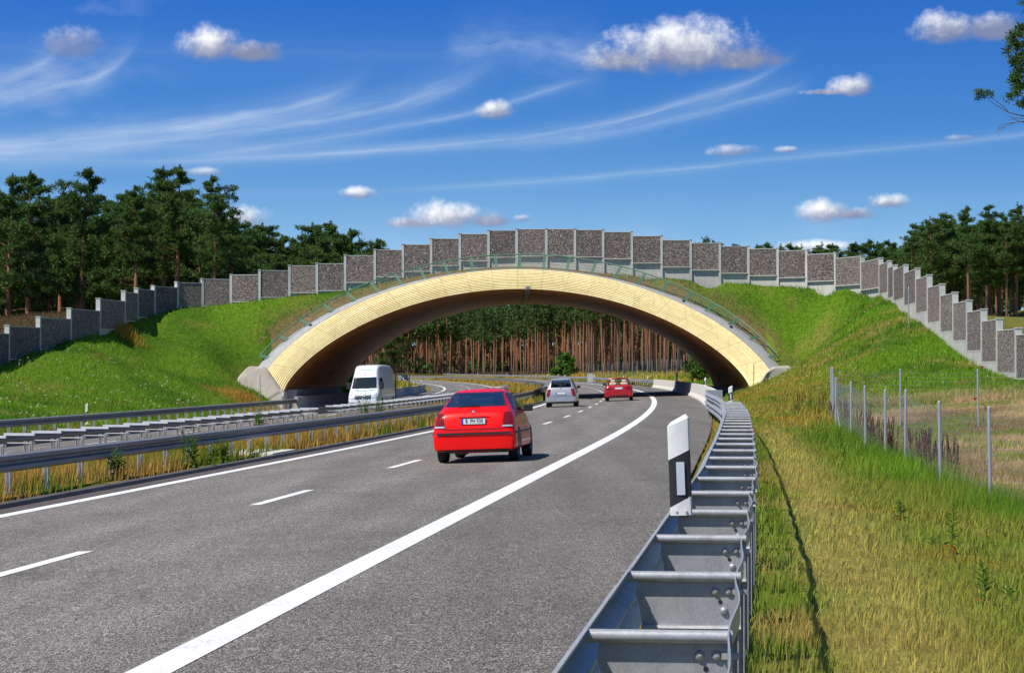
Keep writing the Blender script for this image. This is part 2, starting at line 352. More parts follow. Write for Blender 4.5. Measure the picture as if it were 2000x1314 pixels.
# ---------------------------------------------------------------- terrain from scattered survey points
FENCE = [(9.2, 33, -.95), (8.57, 39, -.84), (8.86, 45, -.80), (9.38, 52, -.66), (9.6, 56, -.62), (9.75, 60, -.58), (10.35, 66.5, -.5), (11.3, 76, -.42), (12.1, 82, -.15)]
def fence_x(Y): return np.interp(Y, [f[1] for f in FENCE], [f[0] for f in FENCE])
def rbf_setup():
    pts = []
    for (x, y, z) in WX: pts.append((x, y, z))
    for (x, y, z) in WX[4:-6]: pts.append((x - (.8 if x > 23 else 0), y - 1.0, z - .03))
    for (x, y, z) in WX[2:-2:2]: pts.append((x + (3 if x > 22 else 0), y + (4 if abs(x) < 25 else 2), z + .25))
    for i in range(0, 401, 22):
        d = float(lean(RZ[i])) + 1.1; p = apt(RX[i], RZ[i], d); pts.append(p)
    for Y in range(-10, 150, 16):          # left verge toe
        pts.append((float(xr(Y)) - 25.3, Y, float(rz(25.3, Y)))); pts.append((float(xr(Y)) - 27.5, Y, float(rz(25.3, Y)) + (.5 if Y > 50 else .1)))
    for Y in range(-10, 200, 10): pts.append((float(xr(Y)) + 3.4, Y, float(rz(-3, Y)) - .02))
    for Y in range(-10, 66, 8): pts.append((float(xr(Y)) + 5.0, Y, -.12))
    pts += [(x, y, z) for x, y, z in FENCE]
    pts += [(9, 20, -.85), (9, 8, -.8), (9, -8, -.8), (14, 30, -.9), (14, 45, -.8), (14, 60, -.55), (18, 75, -.2), (15, 85, .1), (20, 88, .6), (25, 60, -.4), (30, 40, -.6), (25, 15, -.7), (40, 10, -.5), (45, 50, -.3), (40, 80, 0), (60, 60, -.2), (60, 0, -.3)]
    pts += [(13.5, 100, .2), (15, 115, .85), (17, 128, 1.7), (17.5, 138, 1.3), (18.6, 147, .7), (16.2, 145, .15), (20.5, 147, 2.2), (-20, 146, 1.2), (-20, 140, .7), (-20, 149, 1.9), (-21, 152, 3.4), (21.5, 152, 3.7), (-21.5, 156, 5.4), (22, 156, 5.3), (-24, 152, 3.9), (-24, 146, 2.3), (-23, 140, 1.6), (12.5, 140, .15), (13, 125, .2)]
    pts += [(-40, 60, 0), (-60, 20, .2), (-60, 70, .5), (-70, 110, 1.0)]
    # the far side of the overpass and the land beyond
    for x in (-24, -12, 0, 12, 24): pts += [(x + AX, 172, 9.0 - abs(x) * .08), (x + AX, 186, 8.6 - abs(x) * .12)]
    pts += [(-45, 165, 1.2), (-45, 190, .8), (-36, 175, 1.5), (-60, 175, .8), (-80, 150, 1.5), (33, 130, 2.2), (33, 150, 3.2), (40, 175, 5), (50, 215, 6.8), (56, 250, 8.0), (75, 255, 8.5), (40, 250, 6), (48, 130, 2.5), (60, 170, 5), (80, 210, 7), (70, 100, 1.5)]
    for Y in (205, 225): pts += [(-22, Y, 1.5 - (Y - 205) * .1), (-35, Y, 1.5), (24, Y, 1.6), (-50, Y, 1.5)]
    for Y in range(250, 560, 60):
        X = float(xr(Y)); pts += [(X + 5, Y, .25 + prof(Y)), (X + 12, Y, 1.0 + prof(Y)), (X + 30, Y, 2.0 + prof(Y)), (X - 27, Y, -.5), (X - 45, Y, .3), (X - 80, Y, .6)]
    pts += [(90, 300, 8.5), (100, 200, 7)]
    return np.array([(p[0], p[1], float(p[2])) for p in pts])
SP = rbf_setup()
def _phi(r2): return np.where(r2 > 1e-9, r2 * np.log(np.maximum(r2, 1e-9)) * .5, 0)
def _fit():
    n = len(SP); xy = SP[:, :2] / 50
    K = _phi(((xy[:, None] - xy[None]) ** 2).sum(-1)) + np.eye(n) * 2e-4
    P = np.hstack([np.ones((n, 1)), xy]); A = np.block([[K, P], [P.T, np.zeros((3, 3))]])
    return np.linalg.solve(A, np.concatenate([SP[:, 2], np.zeros(3)])), xy
WGT, SXY = _fit()
def rbf(X, Y):
    X = np.asarray(X, float); sh = X.shape; q = np.stack([X.ravel(), np.asarray(Y, float).ravel()], 1) / 50; out = np.empty(len(q))
    for i in range(0, len(q), 20000):
        b = q[i:i + 20000]; out[i:i + 20000] = _phi(((b[:, None] - SXY[None]) ** 2).sum(-1)) @ WGT[:-3] + WGT[-3] + b @ WGT[-2:]
    return out.reshape(sh)
WCAP = [np.array(q) for q in zip(*[(p[0], p[2], p[1]) for p in WX if abs(p[0]) < 24.2 and p[1] > 150])]; _o = np.argsort(WCAP[0]); WCAP = [q[_o] for q in WCAP]
def _delta_table():
    x = np.linspace(-HALF_OUT, HALF_OUT, 161); z = np.interp(x, RX, RZ); d = lean(z) + 1.15
    return x, z - rbf(AX + x + ASL * d, AY + d - ASL * x), d
DT = _delta_table()
def collar_pull(X, Y):
    # near the arch the turf is pulled to the edge of the concrete collar
    xp = X - AX - ASL * (Y - AY); xc = np.clip(xp, -HALF_OUT, HALF_OUT); dl = np.interp(xc, DT[0], DT[1]); d = Y - AY + ASL * xp - np.interp(xc, DT[0], DT[2])
    return dl * np.exp(-np.maximum(np.abs(xp) - HALF_OUT, 0) / 2.5) * np.exp(-np.maximum(d, 0) / 2.8) * np.exp(-np.maximum(-d, 0) / 2.0)
def terrain(X, Y, tunnel=True, roof=False):
    """ground height: survey surface outside the road corridor, the banked road plane inside it"""
    X, Y = np.broadcast_arrays(np.asarray(X, float), np.asarray(Y, float))
    lat = xr(Y) - X; z = rbf(X, Y) + collar_pull(X, Y)
    far = np.maximum(prof(Y), 0) + 1.2 * sstep(8, 40, np.abs(lat - 10) - 14)
    k = sstep(470, 600, Y); k = np.maximum(k, sstep(90, 150, np.abs(X - 10)) ); z = z * (1 - k) + far * k
    z = z + (fbm(X, Y, 5, 3) - .5) * .05 * sstep(4.5, 8, np.maximum(-lat, lat - 21)) 
    plane = rz(np.clip(lat, -3.2, 25.2), Y) - .06 + .10 * sstep(7.6, 8.2, lat) * sstep(14.0, 13.6, lat)
    w = sstep(0, 2.2, np.maximum(-3.1 - lat, lat - 24.9)); w = np.maximum(w, 1.0 if roof else 0.0); z = plane * (1 - w) + z * w
    zw = np.interp(X, WCAP[0], WCAP[1]); yw = np.interp(X, WCAP[0], WCAP[2]); near = (np.abs(X) < 24) & (Y > AY - 2) & (Y < yw + .6); z = np.where(near, np.minimum(z, zw + .04 - .55 * np.clip((yw - .6 - Y) / 8, 0, 1)), z)
    if tunnel:
        xp = X - AX - ASL * (Y - AY); ins = (np.abs(xp) < np.where(Y > AY + 1.35, HALF_OUT - 1.9, HALF_OUT - .15)) & (Y > AY - .2) & (Y < AY + A_LEN + 4)
        z = np.where(ins, plane - .02, z)
    return z
# ---------------------------------------------------------------- ground cover (what grows where: real surface albedo)
CG = np.array((.145, .265, .015)); CG2 = np.array((.085, .190, .012)); CS = np.array((.36, .26, .075)); CO = np.array((.215, .235, .034))
CB = np.array((.50, .35, .18)); CD = np.array((.40, .22, .035)); CH = np.array((.365, .335, .078)); CBR = np.array((.24, .16, .07))
def cover(X, Y):
    X = np.asarray(X, float); Y = np.asarray(Y, float); lat = xr(Y) - X
    n1 = fbm(X, Y, 6, 11); n2 = fbm(X, Y, 1.6, 21); n3 = fbm(X, Y, 14, 31); n4 = fbm(X, Y, .5, 41, 2)
    def mx(a, b, t): return a + (b - a) * np.clip(t, 0, 1)[..., None]
    tun = 1.0 - ((np.abs(X - AX - ASL * (Y - AY)) < HALF_OUT) & (Y > AY + .3) & (Y < AY + 46))
    one = np.ones(X.shape + (1,))
    g = mx(CG * one, CG2 * one, sstep(.42, .62, n1)); g = mx(g, CO * one, sstep(.55, .72, n2) * .55)
    c = mx(g, CS * one, sstep(.62, .76, n2 * .6 + n3 * .4) * .5)
    # brown seams under the collar and at the wall foot
    xp = np.abs(X - AX - ASL * (Y - AY)); crown = sstep(13.5, 8, xp) * sstep(146, 149, Y)
    c = mx(c, CBR * one, crown * sstep(.36, .66, n2 + .1) * .8)
    rim = sstep(1.0, .2, np.abs(xp - HALF_OUT)) * sstep(147, 149, Y) * sstep(154, 152, Y); c = mx(c, CBR * one, rim * .45)
    rs = sstep(5, 9, -lat) * sstep(80, 100, Y) * sstep(12, 18, X)
    c = mx(c, mx(CS * one, CH * one, n4), rs * sstep(.52, .66, n2 * .55 + n1 * .45) * .5)
    lf = sstep(25, 27, lat) * sstep(140, 60, Y); c = mx(c, CS * one, lf * sstep(.50, .68, n2 * .6 + n4 * .4) * .62)
    foot = sstep(4.5, 1.5, np.hypot(X + 16.5, (Y - 142.5) * .9)); c = mx(c, CD * one, foot * sstep(.3, .6, n2 + .12))
    footr = sstep(3, 5, -lat) * sstep(13, 5, -lat) * sstep(60, 80, Y) * sstep(150, 120, Y)
    c = mx(c, mx(CD * one, CH * one, n1), footr * sstep(.25, .6, n2 + .12) * .85)
    # near verge
    nv = sstep(-3.0, -3.3, lat) * np.where(X - fence_x(Y) > .1, sstep(98, 88, Y), sstep(78, 62, Y)); fx = fence_x(Y); df = X - fx
    v = mx(CO * 1.1 * one, CH * one, sstep(.50, .74, n1) * .45); v = mx(v, CD * one * .8, sstep(.58, .76, n2) * .4)
    v = mx(v, g, sstep(.60, .72, fbm(X, Y, 3, 51)) * .7)
    hay = sstep(4.0, 4.3, -lat) * sstep(5.6, 4.6, -lat); v = mx(v, mx(CH * 1.25 * one, CS * 1.1 * one, n2), hay * .85)
    tuft = sstep(3.5, 3.7, -lat) * sstep(4.25, 3.95, -lat); v = mx(v, mx(mx(g, CO * one, .5), CS * one, sstep(.45, .65, n2)), tuft * .9)
    v = mx(v, g * 1.05, sstep(-2.6, -.9, df) * sstep(1.2, .2, df) * sstep(28, 38, Y) * .95)
    sand = sstep(.1, .8, df) * sstep(16, 34, Y); s = mx(CB * one, CBR * 1.2 * one, sstep(.45, .65, n1)); s = mx(s, mx(g, CO * one, n2), sstep(.44, .57, n2 * .65 + n3 * .35) * .9)
    v = mx(v, s, sand * sstep(25, 18, X))
    c = mx(c, v, nv)
    md = sstep(7.4, 7.7, lat) * sstep(14.2, 13.9, lat); m = mx(CD * one * 1.05, CS * one, n2); m = mx(m, g * .9, sstep(.54, .66, fbm(X, Y, 3.5, 61)) * .8); c = mx(c, m, md * tun)
    sh = sstep(-2.2, -2.6, lat) * sstep(-3.4, -3.2, lat); c = mx(c, mx(CD * one, CH * one, n1) * .9, sh * tun)
    r3 = sstep(23.8, 24.1, lat) * sstep(26.2, 25.4, lat); c = mx(c, mx(CD * one, CS * one, n2), r3 * tun)
    bey = sstep(192, 205, Y) * np.maximum(sstep(-3, -4, lat), sstep(24, 25, lat)); b = mx(CD * 1.0 * one, CH * one, n1); b = mx(b, g, sstep(.55, .7, n3)); c = mx(c, b, bey * .95)
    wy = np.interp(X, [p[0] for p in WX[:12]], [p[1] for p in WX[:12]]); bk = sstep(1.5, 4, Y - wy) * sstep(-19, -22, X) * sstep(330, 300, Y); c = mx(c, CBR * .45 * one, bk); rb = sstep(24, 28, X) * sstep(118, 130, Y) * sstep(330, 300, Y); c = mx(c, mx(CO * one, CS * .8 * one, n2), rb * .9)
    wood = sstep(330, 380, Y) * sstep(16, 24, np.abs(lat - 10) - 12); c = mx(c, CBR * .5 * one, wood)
    return c
# ---------------------------------------------------------------- ground sheets
EMB = []
def emb_cover(X, Y, T):      # bare brown soil next to the concrete collar
    c = cover(X, Y); k = sstep(.075, .03, np.asarray(T))[:, None] * (.35 + .65 * sstep(.3, .6, fbm(X, Y, 1.2, 81))); return c + (CBR * 1.1 - c) * k[..., None]
def ground_sheet():
    # one irregular grid: fine near the camera, coarse towards the horizon
    xs = np.concatenate([[-2500, -1200, -600, -350, -220, -150, -110], np.arange(-90, -30, 2.0), np.arange(-30, 30, .75), np.arange(30, 90, 2.0), [95, 120, 160, 230, 350, 600, 1200, 2500]])
    ys = np.concatenate([[-600, -200, -60, -20], np.arange(-8, 60, .7), np.arange(60, 210, 1.0), np.arange(210, 780, 8.0), [800, 900, 1100, 1600, 3000, 6000]])
    X, Y = np.meshgrid(xs, ys); Z = terrain(X, Y)
    V = np.stack([X, Y, Z], -1).reshape(-1, 3); n, m = X.shape
    i = (np.arange(n - 1)[:, None] * m + np.arange(m - 1)[None]).ravel(); Fq = np.stack([i, i + 1, i + m + 1, i + m], 1)
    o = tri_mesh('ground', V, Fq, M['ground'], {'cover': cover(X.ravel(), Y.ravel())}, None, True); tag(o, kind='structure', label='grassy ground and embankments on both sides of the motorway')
    # soil over the vault, from the portal collar back to the far portal
    k = np.arange(0, 401, 3); xs = RX[k]; zs = RZ[k]; T = np.concatenate([[0, .012, .025, .04, .06, .08, .10, .125, .15, .18, .21], np.linspace(.25, 1, 22)])
    d0 = lean(zs) + 1.15; d1 = A_LEN - .5
    rows = []
    for tt in T:
        d = d0 + (d1 - d0) * tt; Xw = AX + xs + ASL * d; Yw = AY + d - ASL * xs
        zr = np.maximum(terrain(Xw, Yw, False, True), zs - .5 + .48 * float(sstep(.08, .3, tt))); w = float(np.clip(tt / .03, 0, 1)); w2 = float(sstep(.85, 1, tt))
        z = zs * (1 - w) + zr * w; z = z * (1 - w2) + (zs + .05) * w2; rows.append(np.stack([Xw, Yw, z], -1))
    P = np.array(rows); EMB.append(P); n, m = P.shape[:2]; i = (np.arange(n - 1)[:, None] * m + np.arange(m - 1)[None]).ravel()
    o = tri_mesh('embankment_ground', P.reshape(-1, 3), np.stack([i, i + 1, i + m + 1, i + m], 1), M['ground'], {'cover': emb_cover(P[..., 0], P[..., 1], T).reshape(-1, 3)}, None, True)
    tag(o, kind='structure', label='soil and turf laid over the vault of the wildlife bridge')
ground_sheet()
# ---------------------------------------------------------------- roads, kerb, painted lines
def ys_range(a, b):
    return sorted(set([a, b] + [y for y in np.arange(math.ceil(a), min(b, 200), 2.0)] + [y for y in np.arange(200, b, 5.0)]))
YR = ys_range(-12, 780)
def strip(name, lats, mat, z=0.0, Ys=YR, label=None):
    mb = MB(); sweep(mb, [(l, 0) for l in lats], Ys, 0)
    # bank each strip with the road plane
    mb.v = [(x, y, float(rz(float(xr(y)) - x, y)) + z) for x, y, _ in mb.v]
    o = mb.build(name, mat); tag(o, label, kind='structure'); return o
strip('road', np.arange(-2.72, 7.51, .73), M['asphalt'], 0, label='grey asphalt carriageway with two lanes and a hard shoulder')
strip('opposite_road', np.arange(14.2, 24.01, .8), M['asphalt'], 0, label='grey asphalt carriageway beyond the median')
mb = MB()
def line(mb, l0, l1, a, b):
    Ys = ys_range(a, b); P = [[(float(xr(Y)) - l, Y, float(rz(l, Y)) + .005) for l in (l1, l0)] for Y in Ys]; mb.grid(P)
line(mb, -.15, .15, -12, 770); line(mb, 6.75, 7.02, -12, 770); line(mb, 14.7, 14.95, 0, 770); line(mb, 21.55, 21.85, 0, 770)
for k in range(-2, 60):
    y0 = 31.4 + 12.1 * k; line(mb, 3.37, 3.54, y0, y0 + 4); line(mb, 18.1, 18.27, y0 + 5, y0 + 9)
o = mb.build('road_markings', M['paint']); tag(o, 'white painted edge lines and broken lane lines', kind='structure')
strip('gutter', (7.10, 7.3, 7.51), M['gutter'], .004, ys_range(0, 150), 'narrow dark gutter strip along the median kerb')
mb = MB(); sweep(mb, [(-.5, -.06), (-.5, .02), (-.46, .085), (-.36, .10), (-.36, -.06)], ys_range(0, 150), 8.0, True)
o = mb.build('kerb', M['kerb']); tag(o, 'grey stone kerb along the median', kind='structure')
# ---------------------------------------------------------------- wildlife bridge
def build_bridge():
    root = empty('wildlife_bridge', (AX, AY, 0)); tag(root, 'wide arched wildlife bridge with pale plank face and dark timber vault over both carriageways', 'bridge')
    # portal face of lapped planks; each plank strip is one step of the lap
    NB = 13; mb = MB(); tints = []; N = 289
    curves = []
    for k in range(NB + 1): curves.append(arch_curve(lambda f, k=k: TH(f, k / NB), N))
    def face_d(k, z):        # the face bellies out a little between the inner and outer edges
        q = k / NB; return lean(z) + .12 * q * q - .22 * math.sin(math.pi * q)
    tr = np.random.default_rng(3)
    for k in range(NB):
        x0, z0, L = curves[k]; x1, z1, _ = curves[k + 1]
        # planks are about 2.1 m long, joints lined up every second strip as in panels
        seg = 13
        for s0 in range(0, N - 1, seg):
            s1 = min(s0 + seg, N - 1); tint = float(tr.uniform(0, 1)); gap = .007
            I = np.arange(s0, s1 + 1); P = []
            for idx in I:
                tgap = gap * (1 if idx == s0 else (-1 if idx == s1 else 0))
                j = min(max(idx, 1), N - 2)
                tx, tz = x0[j + 1] - x0[j - 1], z0[j + 1] - z0[j - 1]; tl = math.hypot(tx, tz); tx, tz = tx / tl * tgap, tz / tl * tgap
                row = []
                for q, dd in ((0.05, -.02), (.28, -.05), (.58, -.05), (.84, -.02), (.88, .035), (1.0, .035)):
                    x = x0[idx] * (1 - q) + x1[idx] * q; z = z0[idx] * (1 - q) + z1[idx] * q
                    d = face_d(k, z0[idx]) * (1 - q) + face_d(k + 1, z1[idx]) * q + dd
                    row.append(apt(x + tx, z + tz, d))
                if True:
                    x = x0[idx]; z = z0[idx]; row.insert(0, apt(x + tx, z + tz, face_d(k, z) + .06))
                P.append(row)
            mb.grid(P); tints += [tint] * (len(P) * 7)
    o = mb.build('portal_face', M['larch'], root); a = o.data.attributes.new('tint', 'FLOAT', 'POINT'); a.data.foreach_set('value', np.array(tints, np.float32))
    # backing behind the plank joints
    mb = MB(); xs0, zs0, _ = arch_curve(.0, 161); xs1, zs1, _ = arch_curve(TH, 161)
    mb.grid([[apt(xs0[i], zs0[i], float(lean(zs0[i])) + .09), apt(xs1[i], zs1[i], float(lean(zs1[i])) + .22)] for i in range(161)]); mb.build('backing_board', M['dark_steel'], root)
    # vault lining: stepped rings of boards
    mb = MB(); cx, cz, _ = arch_curve(0, 121); D = []
    d = 0.05; k = 0
    while d < A_LEN: D.append((d, .0)); D.append((d + .46, .0)); D.append((d + .46, .045)); D.append((d + .5, .045)); d += .5
    nxy = []
    for i in range(121):
        a0, a1 = max(i - 1, 0), min(i + 1, 120); tx, tz = cx[a1] - cx[a0], cz[a1] - cz[a0]; L = math.hypot(tx, tz); nxy.append((-tz / L, tx / L))
    P = []
    for dd, off in D:
        row = []
        for i in range(121):
            l = float(lean(cz[i])); q = dd / A_LEN; row.append(apt(cx[i] + nxy[i][0] * off, cz[i] + nxy[i][1] * off, l * (1 - q) + .06 + dd))
        P.append(row)
    mb.grid(P, flip=True); mb.build('vault_lining', M['vault'], root)
    # crown joint running through the vault
    mb = MB(); zc = A_Z0 + A_H; mb.box(apt(.15, zc - .05, A_LEN / 2 + 1.2), (.34, A_LEN - 2.2, .2)); mb.build('crown_beam', M['dark_steel'], root)
    # outer shell and far portal rim
    mb = MB(); ox, oz, _ = arch_curve(lambda g: TH(g) - .02, 121)
    mb.grid([[apt(ox[i], oz[i], float(lean(oz[i])) + .3) for i in range(121)], [apt(ox[i], oz[i], A_LEN) for i in range(121)], [apt(cx[i], cz[i], A_LEN + .05) for i in range(121)]]); mb.build('outer_shell', M['concrete'], root)
    # concrete collar outside the plank face
    mb = MB(); NN = 161; r1 = arch_curve(TH, NN); rm = arch_curve(lambda f: TH(f) + .05 + .36 * (1 - f) ** .8, NN); r2 = arch_curve(RIM, NN); P = []
    for i in range(NN):
        P.append([apt(r1[0][i], r1[1][i], float(lean(r1[1][i])) + .30), apt(r1[0][i], r1[1][i] + .0, float(lean(r1[1][i])) + .06),
                  apt(rm[0][i], rm[1][i], float(lean(rm[1][i])) + .35), apt(r2[0][i], r2[1][i], float(lean(r2[1][i])) + 1.12), apt(r2[0][i], r2[1][i] - .25, float(lean(r2[1][i])) + 1.45)])
    mb.grid(P); mb.build('collar', M['dark_concrete'], root, smooth=True)
    # footings: sloped concrete blocks under both ends of the arch
    for sgn in (-1, 1):
        mb = MB()
        poly = [(15.95, -1.6), (15.98, .42), (16.3, .55), (17.15, 1.6), (17.62, 2.05), (18.7, 2.1), (19.5, 1.25), (19.5, .2), (19.4, -1.6)] if sgn < 0 else [(15.95, -1.6), (15.98, .42), (16.3, .55), (17.15, 1.6), (17.62, 2.05), (18.8, 2.15), (19.5, 1.5), (19.5, .2), (19.4, -1.6)]
        mb.prism(poly, -.55, 2.6, lambda p, d: Vector(apt(sgn * p[0], p[1], d + .18 * p[1] + (.75 if p[0] > 17.3 else 0) + (.18 if p[0] > 19 else 0))))
        f = mb.build('footing', M['footing'], root)
        m = f.modifiers.new('bevel', 'BEVEL'); m.width = .22; m.segments = 3; m.limit_method = 'ANGLE'
        mb = MB(); mb.box((AX + sgn * 16.3 + ASL * 21, AY + 21.6, -.6), (.62, A_LEN + .2, 2.15)); mb.build('plinth', M['dark_concrete'], root)
    for sgn in (-1, 1):      # weep pipes
        for zf in ((.42,) if sgn < 0 else (.38, .60)):
            q = int(80 + sgn * (80 * (1 - zf) ** .62)); q = min(max(q, 3), NN - 4)
            mb = MB(); p = Vector(apt(rm[0][q], rm[1][q], float(lean(rm[1][q])) + .5)); mb.tube([p, p + Vector((0, -.28, -.03))], .11, 10); mb.build('weep_pipe', M['black_plastic'], root)
    return root
bridge = build_bridge()
def build_railing():
    root = empty('green_railing', apt(0, A_Z0 + A_H + 1.6, 2.4)); tag(root, 'green steel safety railing with wires and netting following the outer curve of the arch', 'railing')
    N = 401; b = arch_curve(TH, N); t = arch_curve(lambda f: TH(f) + 1.12, N); i0, i1 = 22, N - 1 - 22
    rail = MB(); rail.tube([apt(t[0][i], t[1][i], float(lean(b[1][i])) + .95) for i in range(i0, i1 + 1, 3)], .045, 8); rail.build('top_rail', M['green_paint'], root, smooth=True)
    n = 23
    for k in range(n):
        i = int(round(i0 + (i1 - i0) * k / (n - 1))); mb = MB(); l = float(lean(b[1][i]))
        A = Vector(apt(b[0][i], b[1][i], l + .62)); B = Vector(apt(t[0][i], t[1][i], l + .95)); j = min(i + 2, N - 1)
        tn = (Vector(apt(b[0][j], b[1][j], l)) - Vector(apt(b[0][j - 4], b[1][j - 4], l))).normalized()
        for s in (-.055, .055): mb.bar(A + tn * s, B + tn * s, .022, .085, up=tn)
        mb.bar(A - (B - A) * .06, A + (B - A) * .04, .24, .14, up=tn); mb.build('post', M['green_paint'], root)
    mb = MB()
    for f in (.2, .4, .6, .8):
        c = arch_curve(lambda g, f=f: TH(g) + 1.12 * f, N); mb.tube([apt(c[0][i], c[1][i], float(lean(b[1][i])) + .62 + .33 * f) for i in range(i0, i1 + 1, 6)], .012, 4, False)
    mb.build('wire', M['green_paint'], root)
    mb = MB(); lo = arch_curve(lambda g: TH(g) + .06, N); hi = arch_curve(lambda g: TH(g) + 1.06, N); q = 0
    for i in range(i0, i1, 2):           # netting: fine crossing wires
        j = min(i + 4, i1)
        for a, c in ((i, j), (j, i)):
            mb.tube([apt(lo[0][a], lo[1][a], float(lean(b[1][a])) + .64), apt(hi[0][c], hi[1][c], float(lean(b[1][c])) + .93)], .0022, 3, False)
    mb.build('netting', M['wire'], root)
build_railing()
# ---------------------------------------------------------------- gabion wall
def build_wall():
    root = empty('gabion_wall', WX[22]); tag(root, 'long stepped gabion wall of stone filled panels between concrete posts along the top of the bridge and down both ramps', 'wall')
    n = len(WALL)
    for i in range(n):
        P = Vector(WX[i]); prev = Vector(WX[max(i - 1, 0)]); nxt = Vector(WX[min(i + 1, n - 1)]); d = (nxt - prev); d.z = 0; d.normalize()
        top = max(WTOP[i], WTOP[i - 1] if i else WTOP[i]) + .06; nrm = Vector((d.y, -d.x, 0))
        if nrm.y > 0: nrm = -nrm
        mb = MB(); w = .18; rot = Matrix(((d.x, nrm.x, 0), (d.y, nrm.y, 0), (0, 0, 1)))
        mb.box((P.x, P.y, (top + P.z - 1.2) / 2), (w, .30, top - P.z + 1.2), rot); mb.box((P.x, P.y, top + .02), (w + .06, .36, .05), rot)
        mb.build('post', M['post_concrete'], root)
        if i == n - 1: break
        Q = Vector(WX[i + 1]); dd = Q - P; dd.z = 0; L = dd.length; dd.normalize(); nn = Vector((dd.y, -dd.x, 0))
        if nn.y > 0: nn = -nn
        rot = Matrix(((dd.x, nn.x, 0), (dd.y, nn.y, 0), (0, 0, 1))); c = (P + Q) / 2; zt = WTOP[i]; zb = zt - 1.92
        w = L - .20
        mb = MB(); mb.box((c.x, c.y, (zt + zb) / 2), (w, .22, zt - zb), rot)
        stone = mb.build('stone_panel', M['gabion'], root)
        fr = MB(); fr.box((c.x, c.y, zt + .025), (w, .26, .05), rot); fr.box((c.x + nn.x * .04, c.y + nn.y * .04, zb - .03), (w, .34, .06), rot); fr.build('frame', M['post_concrete'], stone)
        zl = min(P.z, Q.z) - 1.0
        mb = MB(); mb.box((c.x - nn.x * .05, c.y - nn.y * .05, (zb - .06 + zl) / 2), (w, .14, zb - .06 - zl), rot); mb.build('base_panel', M['concrete'], root)
build_wall()
# ---------------------------------------------------------------- guard rails
WB = [(0, 0), (.010, -.022), (.045, -.066), (.076, -.088), (.081, -.102), (.075, -.116), (.022, -.138), (.002, -.149), (.002, -.161), (.022, -.172), (.075, -.194), (.081, -.208), (.076, -.222), (.045, -.244), (.010, -.288), (0, -.31)]
WF = [(0, 0), (.012, -.008), (.050, -.018), (.078, -.032), (.081, -.045), (.081, -.098), (.075, -.108), (.012, -.128), (.002, -.138), (.002, -.172), (.012, -.182), (.075, -.202), (.081, -.212), (.081, -.265), (.078, -.278), (.050, -.292), (.012, -.302), (0, -.31)]
def wbeam(mb, side, Ys, lat, ztop, zref, latfn=None, seg=4.0, lap=.25, shape=None):
    """corrugated beam in lapped lengths; side +1: ridges towards +lat (left), -1: towards the right"""
    y = Ys[0]; k = 0
    while y < Ys[1] - .01:
        e = min(y + seg, Ys[1]); yy = np.linspace(y, min(e + lap, Ys[1]), 5 if seg <= 4 else 7); off = .004 * (k % 2)
        sh_ = shape or WF; pr = [(side * (d + off), z + ztop) for d, z in sh_]; back = [(side * (d + off - .003), z + ztop) for d, z in sh_][::-1]
        sweep(mb, pr + back, yy, lat, True, 0, zref, latfn, flip=side > 0); y = e; k += 1
def post_at(mb, lat, Y, z0, z1, zref, w=.10, dpt=.055):
    # open sigma profile: web with two lips
    c = rp(lat, Y); base = float(rz(zref, Y)); s = slope(Y); a = math.atan(s); rot = Matrix.Rotation(-a, 3, 'Z')
    mb.box((c.x, c.y, base + (z0 + z1) / 2), (dpt, .006, z1 - z0), rot)
    for sx in (-1, 1):
        q = rot @ Vector((sx * dpt / 2, -w / 2, 0)); mb.box((c.x + q.x, c.y + q.y, base + (z0 + z1) / 2), (.006, w, z1 - z0), rot)
